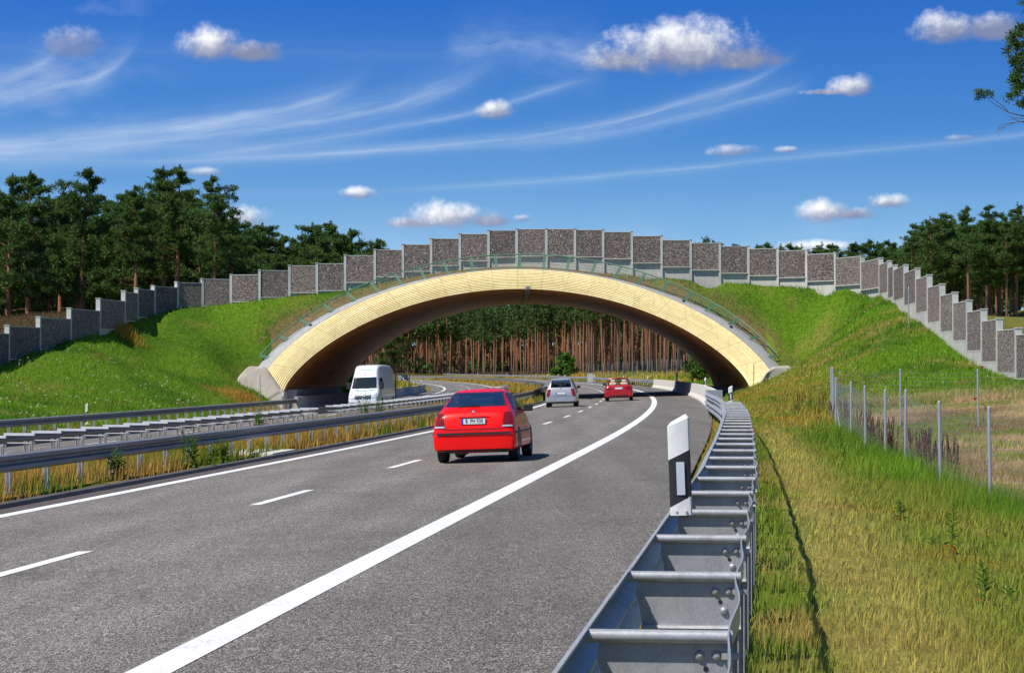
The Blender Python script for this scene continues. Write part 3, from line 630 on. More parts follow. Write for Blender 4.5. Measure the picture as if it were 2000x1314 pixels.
def near_rail():
    LATF, LATB, ZT = -3.13, -3.61, .87
    root = empty('guard_rail', rp(-3.2, 12, 0)); tag(root, 'galvanised guard rail with ladder like spacers running from the foreground along the right hard shoulder', 'guard rail')
    def sh(Y): return float(np.interp(Y, [4, 7, 13, 19, 30, 45, 58], [-.11, -.07, .01, .10, .14, .13, 0]))
    def lf(Y): return LATF - sh(Y) + .57 * float(sstep(58, 92, Y))
    bm = MB(); wbeam(bm, 1, (1.0, 92.0), LATF, ZT, -3.18, lf, shape=WB); bm.build('beam', M['steel'], root, smooth=True)
    # second beam of the transition to the concrete barrier
    bm = MB(); wbeam(bm, 1, (62.0, 92.0), LATF, ZT - .36, -3.18, lf); bm.build('beam', M['steel'], root, smooth=True)
    sp = [4.98 + 2.04 * k for k in range(28)]
    for k, Y in enumerate(sp):
        c = rp(-3.15 - sh(Y), Y); ang = -math.atan(slope(Y)); rot = Matrix.Rotation(ang, 3, 'Z'); base = Vector((c.x, c.y, float(rz(-3.18, Y))))
        def L(x, y, z): return base + rot @ Vector((x, y, z))
        mb = MB(); x0, x1 = .0, .44
        mb.tube([L(-.03, 0, ZT - .024), L(x1, 0, ZT - .024)], .0225, 10)
        mb.tube([L(x0 + .0, .012, ZT - .026), L(x1, .012, ZT - .026)], .020, 8)
        # web plate with a cut away lower front corner, lower flange and its lip
        poly = [(x0 + .015, ZT - .03), (x1, ZT - .03), (x1, ZT - .225), (x0 + .03, ZT - .225), (x0 + .02, ZT - .15), (x0 + .005, ZT - .10)]
        mb.prism(poly, .018, .024, lambda p, d: L(p[0], d, p[1]))
        mb.box(L((x0 + .03 + x1) / 2, -.012, ZT - .227), (x1 - x0 - .03, .062, .005), rot); mb.tube([L(x0 + .03, -.043, ZT - .232), L(x1, -.043, ZT - .232)], .012, 6)
        if k < 14:
            for bx, bz in ((x1 - .05, .085), (x1 - .105, .085), (x1 - .07, .165)):
                p = L(bx, .017, ZT - bz); mb.tube([p, p + Vector((0, -.008, 0)), p + Vector((0, -.014, 0))], [.0175, .015, .006], 10)
            mb.box(L(x1 - .005, .008, ZT - .085), (.06, .022, .02), rot)
        spo = mb.build('spacer', M['steel'], root, smooth=True)
        if k < 14:
            mb = MB(); mb.tube([L(x1 - .085, .0175, ZT - .128), L(x1 - .085, .0155, ZT - .128)], .009, 8); mb.build('bolt_hole', M['black_plastic'], spo)
        mb = MB(); post_at(mb, LATB + .065 - sh(Y), Y + .03, -.5, ZT - .235, -3.18, .10, .07); mb.build('post', M['steel'], root)
    # slack flat tie strap along the back
    mb = MB(); yy = np.arange(1.0, 60.2, .14); P = []
    for Y in yy:
        wv = .011 * math.sin(Y * math.pi / .98 + 1) + .007 * math.sin(Y * 1.1) ; zt = ZT - .012 + .012 * math.sin(Y * .9 + 2); lat = LATB + .022 - wv - sh(Y)
        P.append([(float(xr(Y)) - lat - q, Y, float(rz(-3.18, Y)) + z) for q, z in ((0, zt), (.006, zt), (.006, zt - .085), (0, zt - .085))])
    mb.grid(P, closed=True); mb.build('strap', M['steel'], root, smooth=True)
    # end box at the barrier
    mb = MB(); c = rp(lf(92), 92.2); mb.box((c.x + .32, c.y, .50), (.66, .5, .86)); mb.build('end_plate', M['steel'], root)
near_rail()
def plain_rail(name, label, lat, side, y0, y1, ztop, mat='dark_steel', post_mat='zinc_post', step=2.0, latfn=None, posts_near=90, back=.12, spacer=True):
    root = empty(name, rp(lat, max(y0, 10))); tag(root, label, 'guard rail')
    bm = MB(); wbeam(bm, side, (y0, y1), lat, ztop, lat, latfn, 4.0 if y1 < 340 else 8.0); bm.build('beam', M[mat], root)
    Ys = np.arange(y0 + .6, y1, step); bolts = MB(); stuff = MB()
    for k, Y in enumerate(Ys):
        l = lat if latfn is None else latfn(Y)
        mb = MB() if k < posts_near else stuff
        post_at(mb, l - side * back, Y, -.6, ztop - .03, lat, .10, .08)
        if spacer:
            c = rp(l - side * back / 2, Y); mb.box((c.x, c.y, float(rz(lat, Y)) + ztop - .155), (back, .06, .10))
        if mb is not stuff: mb.build('post', M[post_mat], root)
        p = rp(l + side * .004, Y); p.z = float(rz(lat, Y)) + ztop - .155
        bolts.tube([p, p + Vector((-side * .02, 0, 0))], .018, 6)
    if stuff.v: tag(stuff.build('far_post', M[post_mat], root), kind='stuff')
    bolts.build('bolts', M['lamp_clear'], root)
    return root
plain_rail('guard_rail', 'single dark guard rail above golden grass right behind the median kerb', 8.62, -1, 14, 175, .74)
plain_rail('guard_rail', 'low guard rail at the foot of the left grass slope before the arch', 24.45, -1, 44, 149, .80)
plain_rail('guard_rail', 'far guard rail along the outer edge of the bend beyond the bridge', -3.1, 1, 237, 640, .75, 'steel', 'dark_steel', 4.0)
plain_rail('guard_rail', 'curving guard rail in the median beyond the bridge', 8.9, -1, 177, 620, .75, 'steel', 'steel', 4.0)
def ladder_rail():
    LA, LB, ZT = 12.95, 13.75, .78
    root = empty('guard_rail', rp(13.3, 50)); tag(root, 'double sided guard rail with bright cross bars beside the opposite carriageway', 'guard rail')
    for lat, side in ((LB, 1),):
        for a, b in ((26, 88.2), (91, 240)):
            bm = MB(); wbeam(bm, side, (a, b), lat, ZT, LA); bm.build('beam', M['dark_steel'], root, smooth=True)
    Ys = [y for y in np.arange(27, 236, 2.0) if not 88 < y < 91.2]; stuff = MB()
    for k, Y in enumerate(Ys):
        m1 = MB() if k < 92 else stuff; base = float(rz(LA, Y)); a = rp(LA + .03, Y); b = rp(LB - .03, Y); s = slope(Y)
        z = base + ZT + .0; m1.bar((a.x, a.y, z), (b.x, b.y + s * .72, z), .06, .06); m1.bar((a.x, a.y, z - .2), (b.x, b.y + s * .72, z - .2), .06, .02)
        if m1 is not stuff: m1.build('spacer', M['zinc_post'], root)
        m2 = MB() if k < 92 else stuff
        for l, dy in ((13.05, 0), (13.22, .12)): post_at(m2, l, Y + dy, -.6, ZT - .16, LA, .10, .05)
        if m2 is not stuff: m2.build('post', M['zinc_post'], root)
    st = MB(); sweep(st, [(0, ZT - .05), (.006, ZT - .05), (.006, ZT - .115), (0, ZT - .115)], np.arange(26, 236, 2.0), 12.99, True, 0, LA); st.build('strap', M['dark_steel'], root)
    tag(stuff.build('far_spacer', M['steel'], root), kind='stuff')
ladder_rail()
# ---------------------------------------------------------------- concrete barriers
def barrier(label, lat, side, y0, y1, h, mat, seg=4.0):
    root = empty('concrete_barrier', rp(lat, y0)); tag(root, label, 'barrier')
    mb = MB(); y = y0
    prof_ = [(0, -.2), (0, .08), (-.16, .30), (-.23, h), (-.43, h), (-.50, .3), (-.66, .08), (-.66, -.2)]
    while y < y1 - .1:
        e = min(y + seg, y1); yy = np.linspace(y, e - .012, 4); sweep(mb, [(side * d, z) for d, z in prof_], yy, lat, True, 0, lat, flip=side > 0); y = e
    mb.build('barrier_body', M[mat], root); return root
barrier('pale concrete barrier curving along the right shoulder through the arch', -2.62, 1, 92.5, 237, .90, 'barrier')
barrier('grey concrete barrier behind the white van along the left edge of the opposite carriageway', 24.1, -1, 149, 300, .92, 'concrete')
# ---------------------------------------------------------------- delineator posts
def make_delineator():
    root = empty('delineator_post', local=True)
    # rounded triangular hollow profile with slanted top, white with a slanted black band
    def sec(z, shear=0): return [(-.06, 0), (-.052, -.018), (0, -.030), (.052, -.018), (.06, 0), (.045, .045), (0, .075), (-.045, .045)]
    def cut(z): return lambda x: z + x * .62
    levels = [lambda x: 0, lambda x: .076 + x * .54, lambda x: .340 + x * .48, lambda x: .525 + x * .40]
    names = [('white_base', 'white_plastic'), ('black_band', 'black_plastic'), ('white_top', 'white_plastic')]
    for k, (nm, mt) in enumerate(names):
        mb = MB(); s = sec(0); n = 8
        lo = [(x, y, levels[k](x)) for x, y in s]; hi = [(x, y, levels[k + 1](x)) for x, y in s]
        mb.add(lo + hi, [(i, (i + 1) % n, n + (i + 1) % n, n + i) for i in range(n)])
        if k == 2:
            top = [(x * .72, y * .72 + .005, levels[3](x) + .022) for x, y in s]; mb.add(hi + top, [(i, (i + 1) % n, n + (i + 1) % n, n + i) for i in range(n)]); mb.add(top, [tuple(range(n))])
        if k == 0:
            for bx in (-.026, .026): mb.tube([(bx, -.026, .026), (bx, -.032, .026)], .007, 8)
        mb.build(nm, M[mt], root, smooth=True)
    mb = MB(); mb.box((.004, -.031, .208), (.044, .006, .185)); mb.build('reflector', M['reflector'], root)
    return root
def build_delineators():
    proto = make_delineator()
    # (lat, Y, base height above road, stretch, label)
    spots = [(-3.215, 12.3, .885, .78, 'large white delineator post with black band mounted on the near guard rail'),
             (-3.3, 62, .82, .62, 'white delineator post on the guard rail just before the pale barrier'),
             (-3.0, 128, .90, .62, 'small delineator post on top of the pale barrier beside the dark vault wall'),
             (26.0, 100.5, .25, 1.3, 'lone delineator post in the grass at the left slope foot'),
             (25.0, 147, .62, .85, 'delineator post right in front of the left arch footing'),
             (24.6, 262, .9, .75, 'delineator post on the grey barrier end right of the van'),
             (24.6, 292, .9, .75, 'second delineator post on the grey barrier close to the road bend')]
    for px, Y in ((1265, 245), (1218, 278), (1161, 320), (1103, 372), (1090, 400), (1070, 432), (1047, 455), (990, 500), (933, 560), (875, 610)):
        X = (px - 1000) / F * Y; lat = float(xr(Y)) - X; spots.append((lat if abs(lat + 3) < 4 else -3.6, Y, .35, 1.25, 'distant white delineator post along the outer edge of the bend'))
    for k, (lat, Y, z, sc, lab) in enumerate(spots):
        o = proto if k == 0 else copy_tree(proto)
        o.location = rp(lat, Y, z); o.scale = (1, 1, sc * 1.34); o.rotation_euler = (0, R(-2) if k == 0 else 0, R(-6) if k < 3 else 0)
        if k == 0: o.scale = (1.04, 1, 1.0)
        tag(o, lab, 'delineator', 'distant delineator posts on the bend' if 'distant' in lab else None)
build_delineators()
# ---------------------------------------------------------------- wire fences
def fence(name, label, pts, hs, mesh=True, cell=.17, sub=1):
    root = empty(name, pts[0]); tag(root, label, 'fence'); n = len(pts)
    rl = random.Random(len(pts)); tops = [Vector(p) + Vector((rl.uniform(-.03, .03), rl.uniform(-.03, .03), h)) for p, h in zip(pts, hs)]
    for i in range(n):
        mb = MB(); p = Vector(pts[i]); mb.tube([p - Vector((0, 0, .4)), tops[i]], .034, 8); mb.tube([tops[i], tops[i] + Vector((0, 0, .02))], [.036, .02], 8); mb.build('post', M['pole'], root, smooth=True)
    if mesh:
        mb = MB()
        for i in range(n - 1):
            a, b = Vector(pts[i]), Vector(pts[i + 1]); ta, tb = tops[i] - Vector((0, 0, .12)), tops[i + 1] - Vector((0, 0, .12)); L = (b - a).length
            for z in np.concatenate([np.linspace(.05, .5, 5), np.linspace(.6, 1, 6)]):
                A = a.lerp(ta, z); B = b.lerp(tb, z); sag = Vector((0, 0, -.05 * z)); mb.tube([A, (A + B) / 2 + sag, B], .0028, 3, False)
            for q in np.arange(0, L, cell):
                t = q / L; mb.tube([a.lerp(b, t), ta.lerp(tb, t) - Vector((0, 0, .05 * 4 * t * (1 - t)))], .0019, 3, False)
        mb.build('wire_mesh', M['wire'], root)
    return root
fp = [(x, y, z) for x, y, z in FENCE]
fence('game_fence', 'wire game fence on thin round posts along the ditch on the right', fp, [1.9, 1.9, 1.88, 1.92, 1.85, 1.88, 1.88, 1.9, 2.0])
p2 = [(12.1, 82.4), (14.1, 79.0), (16.5, 77.0), (22, 73)]
fence('game_fence', 'second game fence turning off to the right across the sandy field', [(x, y, float(terrain(x, y))) for x, y in p2], [2.0, 2.05, 2.0, 2.0], True, .3)
mb = MB(); a = Vector((12.1, 82, 1.2)); b = Vector((10.6, 70, -.45)); root = empty('fence_strut', b); tag(root, 'slanting steel strut bracing the corner post of the game fence', 'strut'); mb.tube([a, b], .022, 6); mb.build('strut_tube', M['pole'], root)
fpts = []
for Y in np.arange(352, 470, 7.0):
    X = float(xr(Y)) + 11 + (Y - 352) * .03; fpts.append((X, Y, float(terrain(X, Y))))
fp3 = []
for px in np.linspace(1340, 1140, 22):
    Y = 352 + (1340 - px) * .28; X = (px - 1000) / F * Y; fp3.append((X, Y, float(terrain(X, Y))))
fence('chain_link_fence', 'tall distant chain link fence in front of the pine trunks seen through the arch', fp3, [2.6] * len(fp3), True, .5)
# ---------------------------------------------------------------- small street furniture
def pole(label, p, h, r=.03):
    root = empty('marker_pole', p); tag(root, label, 'pole'); mb = MB(); p = Vector(p); mb.tube([p - Vector((0, 0, .5)), p + Vector((0, 0, h))], r, 8); mb.build('shaft', M['pole'], root, smooth=True)
    mb = MB(); mb.tube([p + Vector((0, 0, h)), p + Vector((0, 0, h + .06))], [r * 1.5, r * .8], 8); mb.build('cap', M['pole'], root)
pole('thin grey pole standing in front of the left arch footing', pw(508, 778, 146), 1.55); pole('thin grey pole standing at the right arch foot', pw(1472, 768, 143), 1.9)
pole('slim steel pole leaning on the wall at the top of the right slope', pw(1775, 632, 124), 2.0)
pole('upright post in the grass behind the van beside the dark car', pw(776, 758, 250), 1.6, .05); pole('second slim post in the grass island behind the van', pw(800, 757, 252), 1.55, .05)
pole('short dark bollard behind the shaded part of the pale barrier', pw(1322, 752, 178), 1.0, .06)
X, Y = (1153 - 1000) / F * 352, 352; z = float(terrain(X, Y)); root = empty('control_cabinet', (X, Y, z)); tag(root, 'grey roadside control cabinet by the distant chain link fence', 'cabinet')
mb = MB(); mb.box((X, Y, z + .75), (.9, .4, 1.5)); mb.build('housing', M['cabinet'], root); mb = MB(); mb.box((X, Y, z + 1.53), (1.0, .5, .06)); mb.build('lid', M['cabinet'], root); mb = MB(); mb.box((X, Y - .205, z + .8), (.8, .02, 1.25)); mb.build('door', M['cabinet'], root)
mb = MB(); p = rp(7.9, 55.5); poly = MB(); root = None
q = [rp(7.75, 52.6), rp(7.75, 55.4), rp(9.6, 57.2), rp(9.6, 55.0)]; mb.add([(v.x, v.y, v.z + dz) for dz in (-.05, .10) for v in q], [(0, 1, 2, 3), (7, 6, 5, 4), (0, 4, 5, 1), (1, 5, 6, 2), (2, 6, 7, 3), (3, 7, 4, 0)])
o = mb.build('paving_slab', M['barrier']); tag(o, 'pale concrete slab set in the median grass beside the kerb', 'slab')
# ---------------------------------------------------------------- vehicles. Local frame: x forward (0 at the tail), y left, z up
def car_body(st, level=3):
    """st: stations (x, zb, zm, wm, zbelt, wbelt, zt, wt); returns an evaluated, smoothly subdivided mesh"""
    V = []; Fs = []; n = 12
    for (x, zb, zm, wm, zl, wl, zt, wt) in st:
        wm, wl, wt = wm * 1.045, wl * 1.045, wt * 1.04; half = [(wm * .92, zb), (wm * .995, zb + .07), (wm, zm), (wl, zl), (wt, zt - .05), (wt * .84, zt + .008)]
        ring = [(x, y, z) for y, z in half] + [(x, -y, z) for y, z in half[::-1]]
        V += ring
    for i in range(len(st) - 1):
        for k in range(n): a, b = i * n + k, i * n + (k + 1) % n; Fs.append((a, b, b + n, a + n))
    for o, fl in ((0, 1), ((len(st) - 1) * n, 0)):
        for k in range(5):
            q = (o + k, o + k + 1, o + 10 - k, o + 11 - k); Fs.append(q[::-1] if fl else q)
    me = bpy.data.meshes.new('cage'); me.from_pydata(V, [], Fs)
    ob = bpy.data.objects.new('cage', me); COL.objects.link(ob); md = ob.modifiers.new('s', 'SUBSURF'); md.levels = md.render_levels = level
    dg = bpy.context.evaluated_depsgraph_get(); out = bpy.data.meshes.new_from_object(ob.evaluated_get(dg)); bpy.data.objects.remove(ob); bpy.data.meshes.remove(me)
    out.polygons.foreach_set('use_smooth', [True] * len(out.polygons)); return out
def cut(me, wins):
    """open the shell behind the panes: wins = (corners, axis)"""
    import bmesh
    bm = bmesh.new(); bm.from_mesh(me); dead = set()
    for cs, ax in wins:
        pick = {'rear': lambda p: (p.y, p.z), 'front': lambda p: (p.y, p.z), 'left': lambda p: (p.x, p.z), 'right': lambda p: (p.x, p.z)}[ax]; nd = {'rear': (-1, 0, 0), 'front': (1, 0, 0), 'left': (0, 1, 0), 'right': (0, -1, 0)}[ax]
        for f in bm.faces:
            if f.normal.dot(Vector(nd)) < .15: continue
            x, y = pick(f.calc_center_median()); sg = []
            for i in range(4): (ax_, ay), (bx_, by) = cs[i], cs[(i + 1) % 4]; sg.append(((bx_ - ax_) * (y - ay) - (by - ay) * (x - ax_)) / math.hypot(bx_ - ax_, by - ay))
            if all(q > .022 for q in sg) or all(q < -.022 for q in sg): dead.add(f)
    bmesh.ops.delete(bm, geom=list(dead), context='FACES'); bm.to_mesh(me); bm.free()
def cabin(root, seats, bench, floor_z=.5):
    for x, y in seats:
        se = empty('seat', local=True); se.parent = root
        for nm, c_, s_ in (('backrest', (x, y, .80), (.14, .48, .56)), ('headrest', (x - .04, y, 1.16), (.10, .26, .17)), ('cushion', (x + .28, y, .50), (.5, .48, .14))):
            mb = MB(); mb.box(c_, s_, Matrix.Rotation(-.15, 3, 'Y')); o = mb.build(nm, M['skirt'], se); b = o.modifiers.new('bevel', 'BEVEL'); b.width = .045; b.segments = 3
    if bench:
        mb = MB(); mb.box((bench, 0, .74), (.16, 1.2, .5), Matrix.Rotation(-.2, 3, 'Y')); o = mb.build('rear_bench', M['skirt'], root); b = o.modifiers.new('bevel', 'BEVEL'); b.width = .05; b.segments = 3
    mb = MB(); mb.box((2.55, 0, .80), (.3, 1.3, .25)); mb.build('dashboard', M['black_plastic'], root)
    mb = MB(); mb.box((2.3, 0, 1.25), (.04, .2, .06)); mb.build('rear_view_mirror', M['black_plastic'], root)
def bvh_of(me): return BVHTree.FromPolygons([v.co[:] for v in me.vertices], [p.vertices[:] for p in me.polygons])
def patch(bvh, corners, axis, n=10, m=8, off=.006, mb=None):
    """lay a four cornered panel on the body, seen along an axis: 'rear','front' give (y,z), 'left','right' give (x,z), 'top' gives (x,y)"""
    mb = mb or MB(); c = [np.array(q, float) for q in corners]; P = []
    o, d = {'rear': (lambda a, b: (-3, a, b), (1, 0, 0)), 'front': (lambda a, b: (9, a, b), (-1, 0, 0)), 'left': (lambda a, b: (a, 4, b), (0, -1, 0)), 'right': (lambda a, b: (a, -4, b), (0, 1, 0)), 'top': (lambda a, b: (a, b, 5), (0, 0, -1))}[axis]
    for i in range(n + 1):
        row = []
        for j in range(m + 1):
            u, v = i / n, j / m; q = (c[0] * (1 - u) + c[1] * u) * (1 - v) + (c[3] * (1 - u) + c[2] * u) * v
            hit = bvh.ray_cast(Vector(o(*q)), Vector(d))
            row.append(None if hit[0] is None else hit[0] - Vector(d) * off * .6 + hit[1] * off * (1 if hit[1].dot(Vector(d)) < 0 else -1))
        P.append(row)
    base = len(mb.v); idx = {}
    for i in range(n + 1):
        for j in range(m + 1):
            if P[i][j] is not None: idx[i, j] = len(mb.v); mb.v.append(tuple(P[i][j]))
    fl = axis in ('rear', 'left', 'top')
    for i in range(n):
        for j in range(m):
            ks = [(i, j), (i + 1, j), (i + 1, j + 1), (i, j + 1)]
            if all(k in idx for k in ks): q = tuple(idx[k] for k in ks); mb.f.append(q[::-1] if fl else q); mb.mi.append(0)
    return mb
def wheel(root, x, y, r, w=.20, side=1, rim_r=.66):
    mb = MB(); prof_ = [(r * rim_r, -w / 2), (r * .93, -w / 2), (r, -w * .36), (r, w * .36), (r * .93, w / 2), (r * rim_r, w / 2)]; N = 28
    P = [[(x + q * math.cos(2 * math.pi * k / N), y + h, r + q * math.sin(2 * math.pi * k / N)) for q, h in prof_] for k in range(N + 1)]; mb.grid(P)
    wo = empty('wheel', local=True); wo.parent = root; mb.build('tyre', M['rubber'], wo, smooth=True)
    mb = MB(); yo = y + side * w * .42
    P = [[(x + q * math.cos(2 * math.pi * k / N), y + side * h, r + q * math.sin(2 * math.pi * k / N)) for q, h in ((r * rim_r, w * .45), (r * rim_r * .92, w * .30), (r * .12, w * .36), (0.001, w * .36))] for k in range(N + 1)]; mb.grid(P)
    ri = mb.build('rim', M['rim'], wo, smooth=True)
    mb = MB()
    for k in range(5):
        a = 2 * math.pi * (k + .5) / 5; mb.box((x + math.cos(a) * r * .42, yo, r + math.sin(a) * r * .42), (r * .16, .02, r * .2), Matrix.Rotation(-a, 3, 'Y'))
    mb.build('rim_opening', M['black_plastic'], ri)
def text_mesh(txt, size):
    cu = bpy.data.curves.new('lettering', 'FONT'); cu.body = txt; cu.size = size; cu.align_x = 'CENTER'; cu.align_y = 'CENTER'; cu.extrude = .001; cu.resolution_u = 2; cu.offset = size * .012
    ob = bpy.data.objects.new('t', cu); COL.objects.link(ob); dg = bpy.context.evaluated_depsgraph_get(); me = bpy.data.meshes.new_from_object(ob.evaluated_get(dg)); bpy.data.objects.remove(ob); return me
def plate(root, x, y, z, txt, axis=-1, tilt=.06, w=.52, h=.115):
    """number plate standing proud of the tail (axis -1) or nose (+1)"""
    mb = MB(); mb.box((x, y, z), (.014, w, h)); p = mb.build('number_plate', M['plate_white'], root)
    s = -axis; mb = MB(); mb.box((x + axis * .0075, y + (w / 2 - .022) * s * 1, z), (.004, .044, h - .006)); mb.build('blue_band', M['plate_blue'], p)
    mb = MB(); fx = x + axis * .002
    for a, b, c, d in ((0, h / 2, w, .008), (0, -h / 2, w, .008), (w / 2, 0, .008, h), (-w / 2, 0, .008, h)): mb.box((fx, y + a, z + b), (.016, c, d))
    mb.build('plate_frame', M['black_plastic'], p)
    if txt:
        me = text_mesh(txt, h * .98); rot = Matrix(((0, 0, axis), (axis * -1 * -1 if axis > 0 else -1, 0, 0), (0, 1, 0))).to_4x4()
        me.transform(Matrix.Diagonal((.82, 1, 1, 1))); me.transform(rot); me.transform(Matrix.Translation((x + axis * .0095, y - .02 * s, z))); me.materials.clear(); me.materials.append(M['black_plastic']); link('lettering', me, p)
def mirror(root, x, y, z, mat, side, sx=.11, sy=.20, sz=.14):
    mb = MB(); mb.box((x, y + side * .13, z), (sx, sy, sz)); mb.box((x + .02, y + side * .02, z - .05), (.06, .1, .04)); o = mb.build('wing_mirror', M[mat], root); b = o.modifiers.new('bevel', 'BEVEL'); b.width = .035; b.segments = 3
    return o
def body_obj(me, mat, root, name='body'):
    me.materials.clear(); me.materials.append(M[mat]); return link(name, me, root)
def arches(bvh, root, xs, r, rad):
    for ax, sg in (('left', 1), ('right', -1)):
        for x in xs:
            mb = MB()
            for k in range(12):      # half ring of dark lining round each wheel
                a0, a1 = math.pi * (k / 12 * 1.16 - .08), math.pi * ((k + 1) / 12 * 1.16 - .08)
                q = [(x + rr * math.cos(a), r + rr * math.sin(a)) for a, rr in ((a0, rad), (a1, rad), (a1, r * .3), (a0, r * .3))]; patch(bvh, q, ax, 2, 4, .004, mb)
            mb.build('wheel_arch', M['black_plastic'], root, smooth='all')
def sym(root, name, mat, bvh, q, axis, **kw):
    for s in (1, -1): patch(bvh, [(a * s, b) for a, b in (q if s > 0 else q)], axis, **kw).build(name, M[mat], root, smooth='all')
def roundel(root, x, z, r, y=0):
    mb = MB(); mb.tube([(x, y, z), (x - .012, y, z)], r, 20); o = mb.build('emblem', M['black_plastic'], root)
    for mt, qs in (('plate_white', (0, 2)), ('emblem_blue', (1, 3))):
        mb = MB()
        for q in qs:
            vs = [(x - .014, y, z)] + [(x - .014, y + r * .72 * math.cos(math.pi / 2 * (q + k / 5)), z + r * .72 * math.sin(math.pi / 2 * (q + k / 5))) for k in range(6)]; mb.add(vs, [tuple(range(7))])
        mb.build('emblem_quarter', M[mt], o)

def place(root, lat, Y, turn=0, dz=0.0):
    s = slope(Y); root.location = rp(lat, Y, dz); h = math.atan2(1, s) + turn
    # bank with the road
    root.rotation_mode = 'XYZ'; root.rotation_euler = (math.atan(TILT) * (1 if abs(turn) < 1 else -1) * -1, 0, h)
def red_hatch():
    root = empty('hatchback_car', local=True); tag(root, 'bright red three door hatchback with dark rear window nearest on the right lane', 'car')
    st = [(.00, .24, .44, .70, .58, .70, .64, .60), (.05, .20, .46, .83, .64, .81, .80, .66), (.11, .20, .48, .855, .82, .83, .96, .68), (.24, .20, .5, .87, .92, .83, 1.03, .665), (.42, .20, .5, .875, .94, .83, 1.10, .635), (.80, .2, .5, .875, .94, .825, 1.29, .575), (1.15, .2, .5, .875, .94, .82, 1.385, .555), (1.75, .2, .5, .872, .94, .82, 1.415, .56), (2.35, .2, .5, .87, .93, .82, 1.375, .565), (2.75, .2, .5, .87, .92, .82, 1.17, .64), (3.05, .2, .5, .87, .90, .81, .985, .69), (3.5, .2, .5, .865, .84, .78, .92, .62), (3.95, .2, .48, .84, .74, .75, .82, .58), (4.18, .22, .45, .76, .62, .70, .69, .52), (4.26, .26, .42, .62, .52, .6, .58, .45)]
    me = car_body(st); bv = bvh_of(me); RW = [(.67, 1.065), (-.67, 1.065), (-.535, 1.345), (.535, 1.345)]; WS = [(.66, 1.02), (-.66, 1.02), (-.55, 1.30), (.55, 1.30)]; S1 = [(.75, .985), (1.35, .975), (1.35, 1.33), (1.15, 1.31)]; S2 = [(1.42, .975), (2.78, .96), (2.32, 1.30), (1.42, 1.33)]
    cut(me, [(RW, 'rear'), (WS, 'front')] + [(q, a) for q in (S1, S2) for a in ('left', 'right')]); body = body_obj(me, 'red_paint', root); cabin(root, ((1.75, .37), (1.75, -.37)), .95)
    patch(bv, RW, 'rear', 14, 12).build('rear_window', M['see_glass'], root, smooth='all')
    for s, ax in ((1, 'left'), (-1, 'right')):
        patch(bv, [(.75, .985), (1.35, .975), (1.35, 1.33), (1.15, 1.31)], ax, 8, 8).build('side_window', M['see_glass'], root, smooth='all')
        patch(bv, [(1.42, .975), (2.78, .96), (2.32, 1.30), (1.42, 1.33)], ax, 12, 8).build('side_window', M['see_glass'], root, smooth='all')
        patch(bv, [(.15, .585), (3.9, .575), (3.9, .535), (.15, .545)], ax, 20, 2, .010).build('side_strip', M['black_plastic'], root, smooth='all')
        mirror(root, 2.62, s * .80, 1.0, 'black_plastic', s)
    patch(bv, WS, 'front', 10, 8).build('windscreen', M['see_glass'], root, smooth='all')
    mb = MB(); 
    patch(bv, [(.80, .585), (-.80, .585), (-.80, .545), (.80, .545)], 'rear', 24, 2, .014).build('bumper_strip', M['black_plastic'], root, smooth='all')
    for s in (1, -1):
        tl = patch(bv, [(s * .835, .68), (s * .625, .68), (s * .66, .955), (s * .785, .955)], 'rear', 8, 8, .008).build('tail_light', M['tail_red'], root, smooth='all')
        patch(bv, [(s * .837, .68), (s * .622, .68), (s * .626, .712), (s * .832, .712)], 'rear', 8, 2, .013).build('reversing_lens', M['lamp_clear'], tl, smooth='all')
        patch(bv, [(s * .795, .75), (s * .68, .75), (s * .69, .85), (s * .77, .85)], 'rear', 5, 5, .013).build('lamp_lens', M['tail_red'], tl, smooth='all')
    # tailgate shut line, handle recess, plate, emblem, wiper
    for q in ([(.62, .655), (-.62, .655), (-.62, .645), (.62, .645)], [(.622, .65), (.614, .65), (.655, .99), (.663, .99)], [(-.614, .65), (-.622, .65), (-.663, .99), (-.655, .99)]): patch(bv, q, 'rear', 16, 4, .004).build('shut_line', M['black_plastic'], root, smooth='all')
    patch(bv, [(.34, .905), (-.34, .905), (-.34, .885), (.34, .885)], 'rear', 10, 2, .020).build('tailgate_grip', M['red_paint'], root, smooth='all')
    h = bv.ray_cast(Vector((-3, 0, .79)), Vector((1, 0, 0)))[0]; plate(root, h.x - .022, 0, .80, 'B  PH 930'); h = bv.ray_cast(Vector((-3, 0, .985)), Vector((1, 0, 0)))[0]; roundel(root, h.x - .002, .975, .042)
    mb = MB(); h = bv.ray_cast(Vector((-3, .3, 1.07)), Vector((1, 0, 0)))[0]; mb.bar(h + Vector((-.02, .05, 0)), h + Vector((.0, -.42, .035)), .02, .02); mb.build('rear_wiper', M['black_plastic'], root)
    patch(bv, [(.80, .40), (-.80, .40), (-.80, .27), (.80, .27)], 'rear', 24, 6, .022).build('bumper_lip', M['red_paint'], root, smooth='all'); patch(bv, [(.78, .262), (-.78, .262), (-.78, .20), (.78, .20)], 'rear', 24, 3, .006).build('bumper_lower_trim', M['black_plastic'], root, smooth='all')
    mb = MB(); mb.tube([(.02, .50, .235), (.5, .50, .24)], .035, 12); mb.build('exhaust', M['rubber'], root, smooth=True); mb = MB(); mb.box((.45, .32, .22), (.5, .22, .12)); mb.box((2.1, 0, .23), (3.2, 1.3, .1)); mb.build('underbody', M['black_plastic'], root)
    arches(bv, root, (.80, 3.52), .31, .36)
    for x in (.80, 3.52):
        for s in (1, -1): wheel(root, x, s * .775, .312, .21, s)
    place(root, 1.90, 44.6); root.scale = (1, .955, 1.07); return root
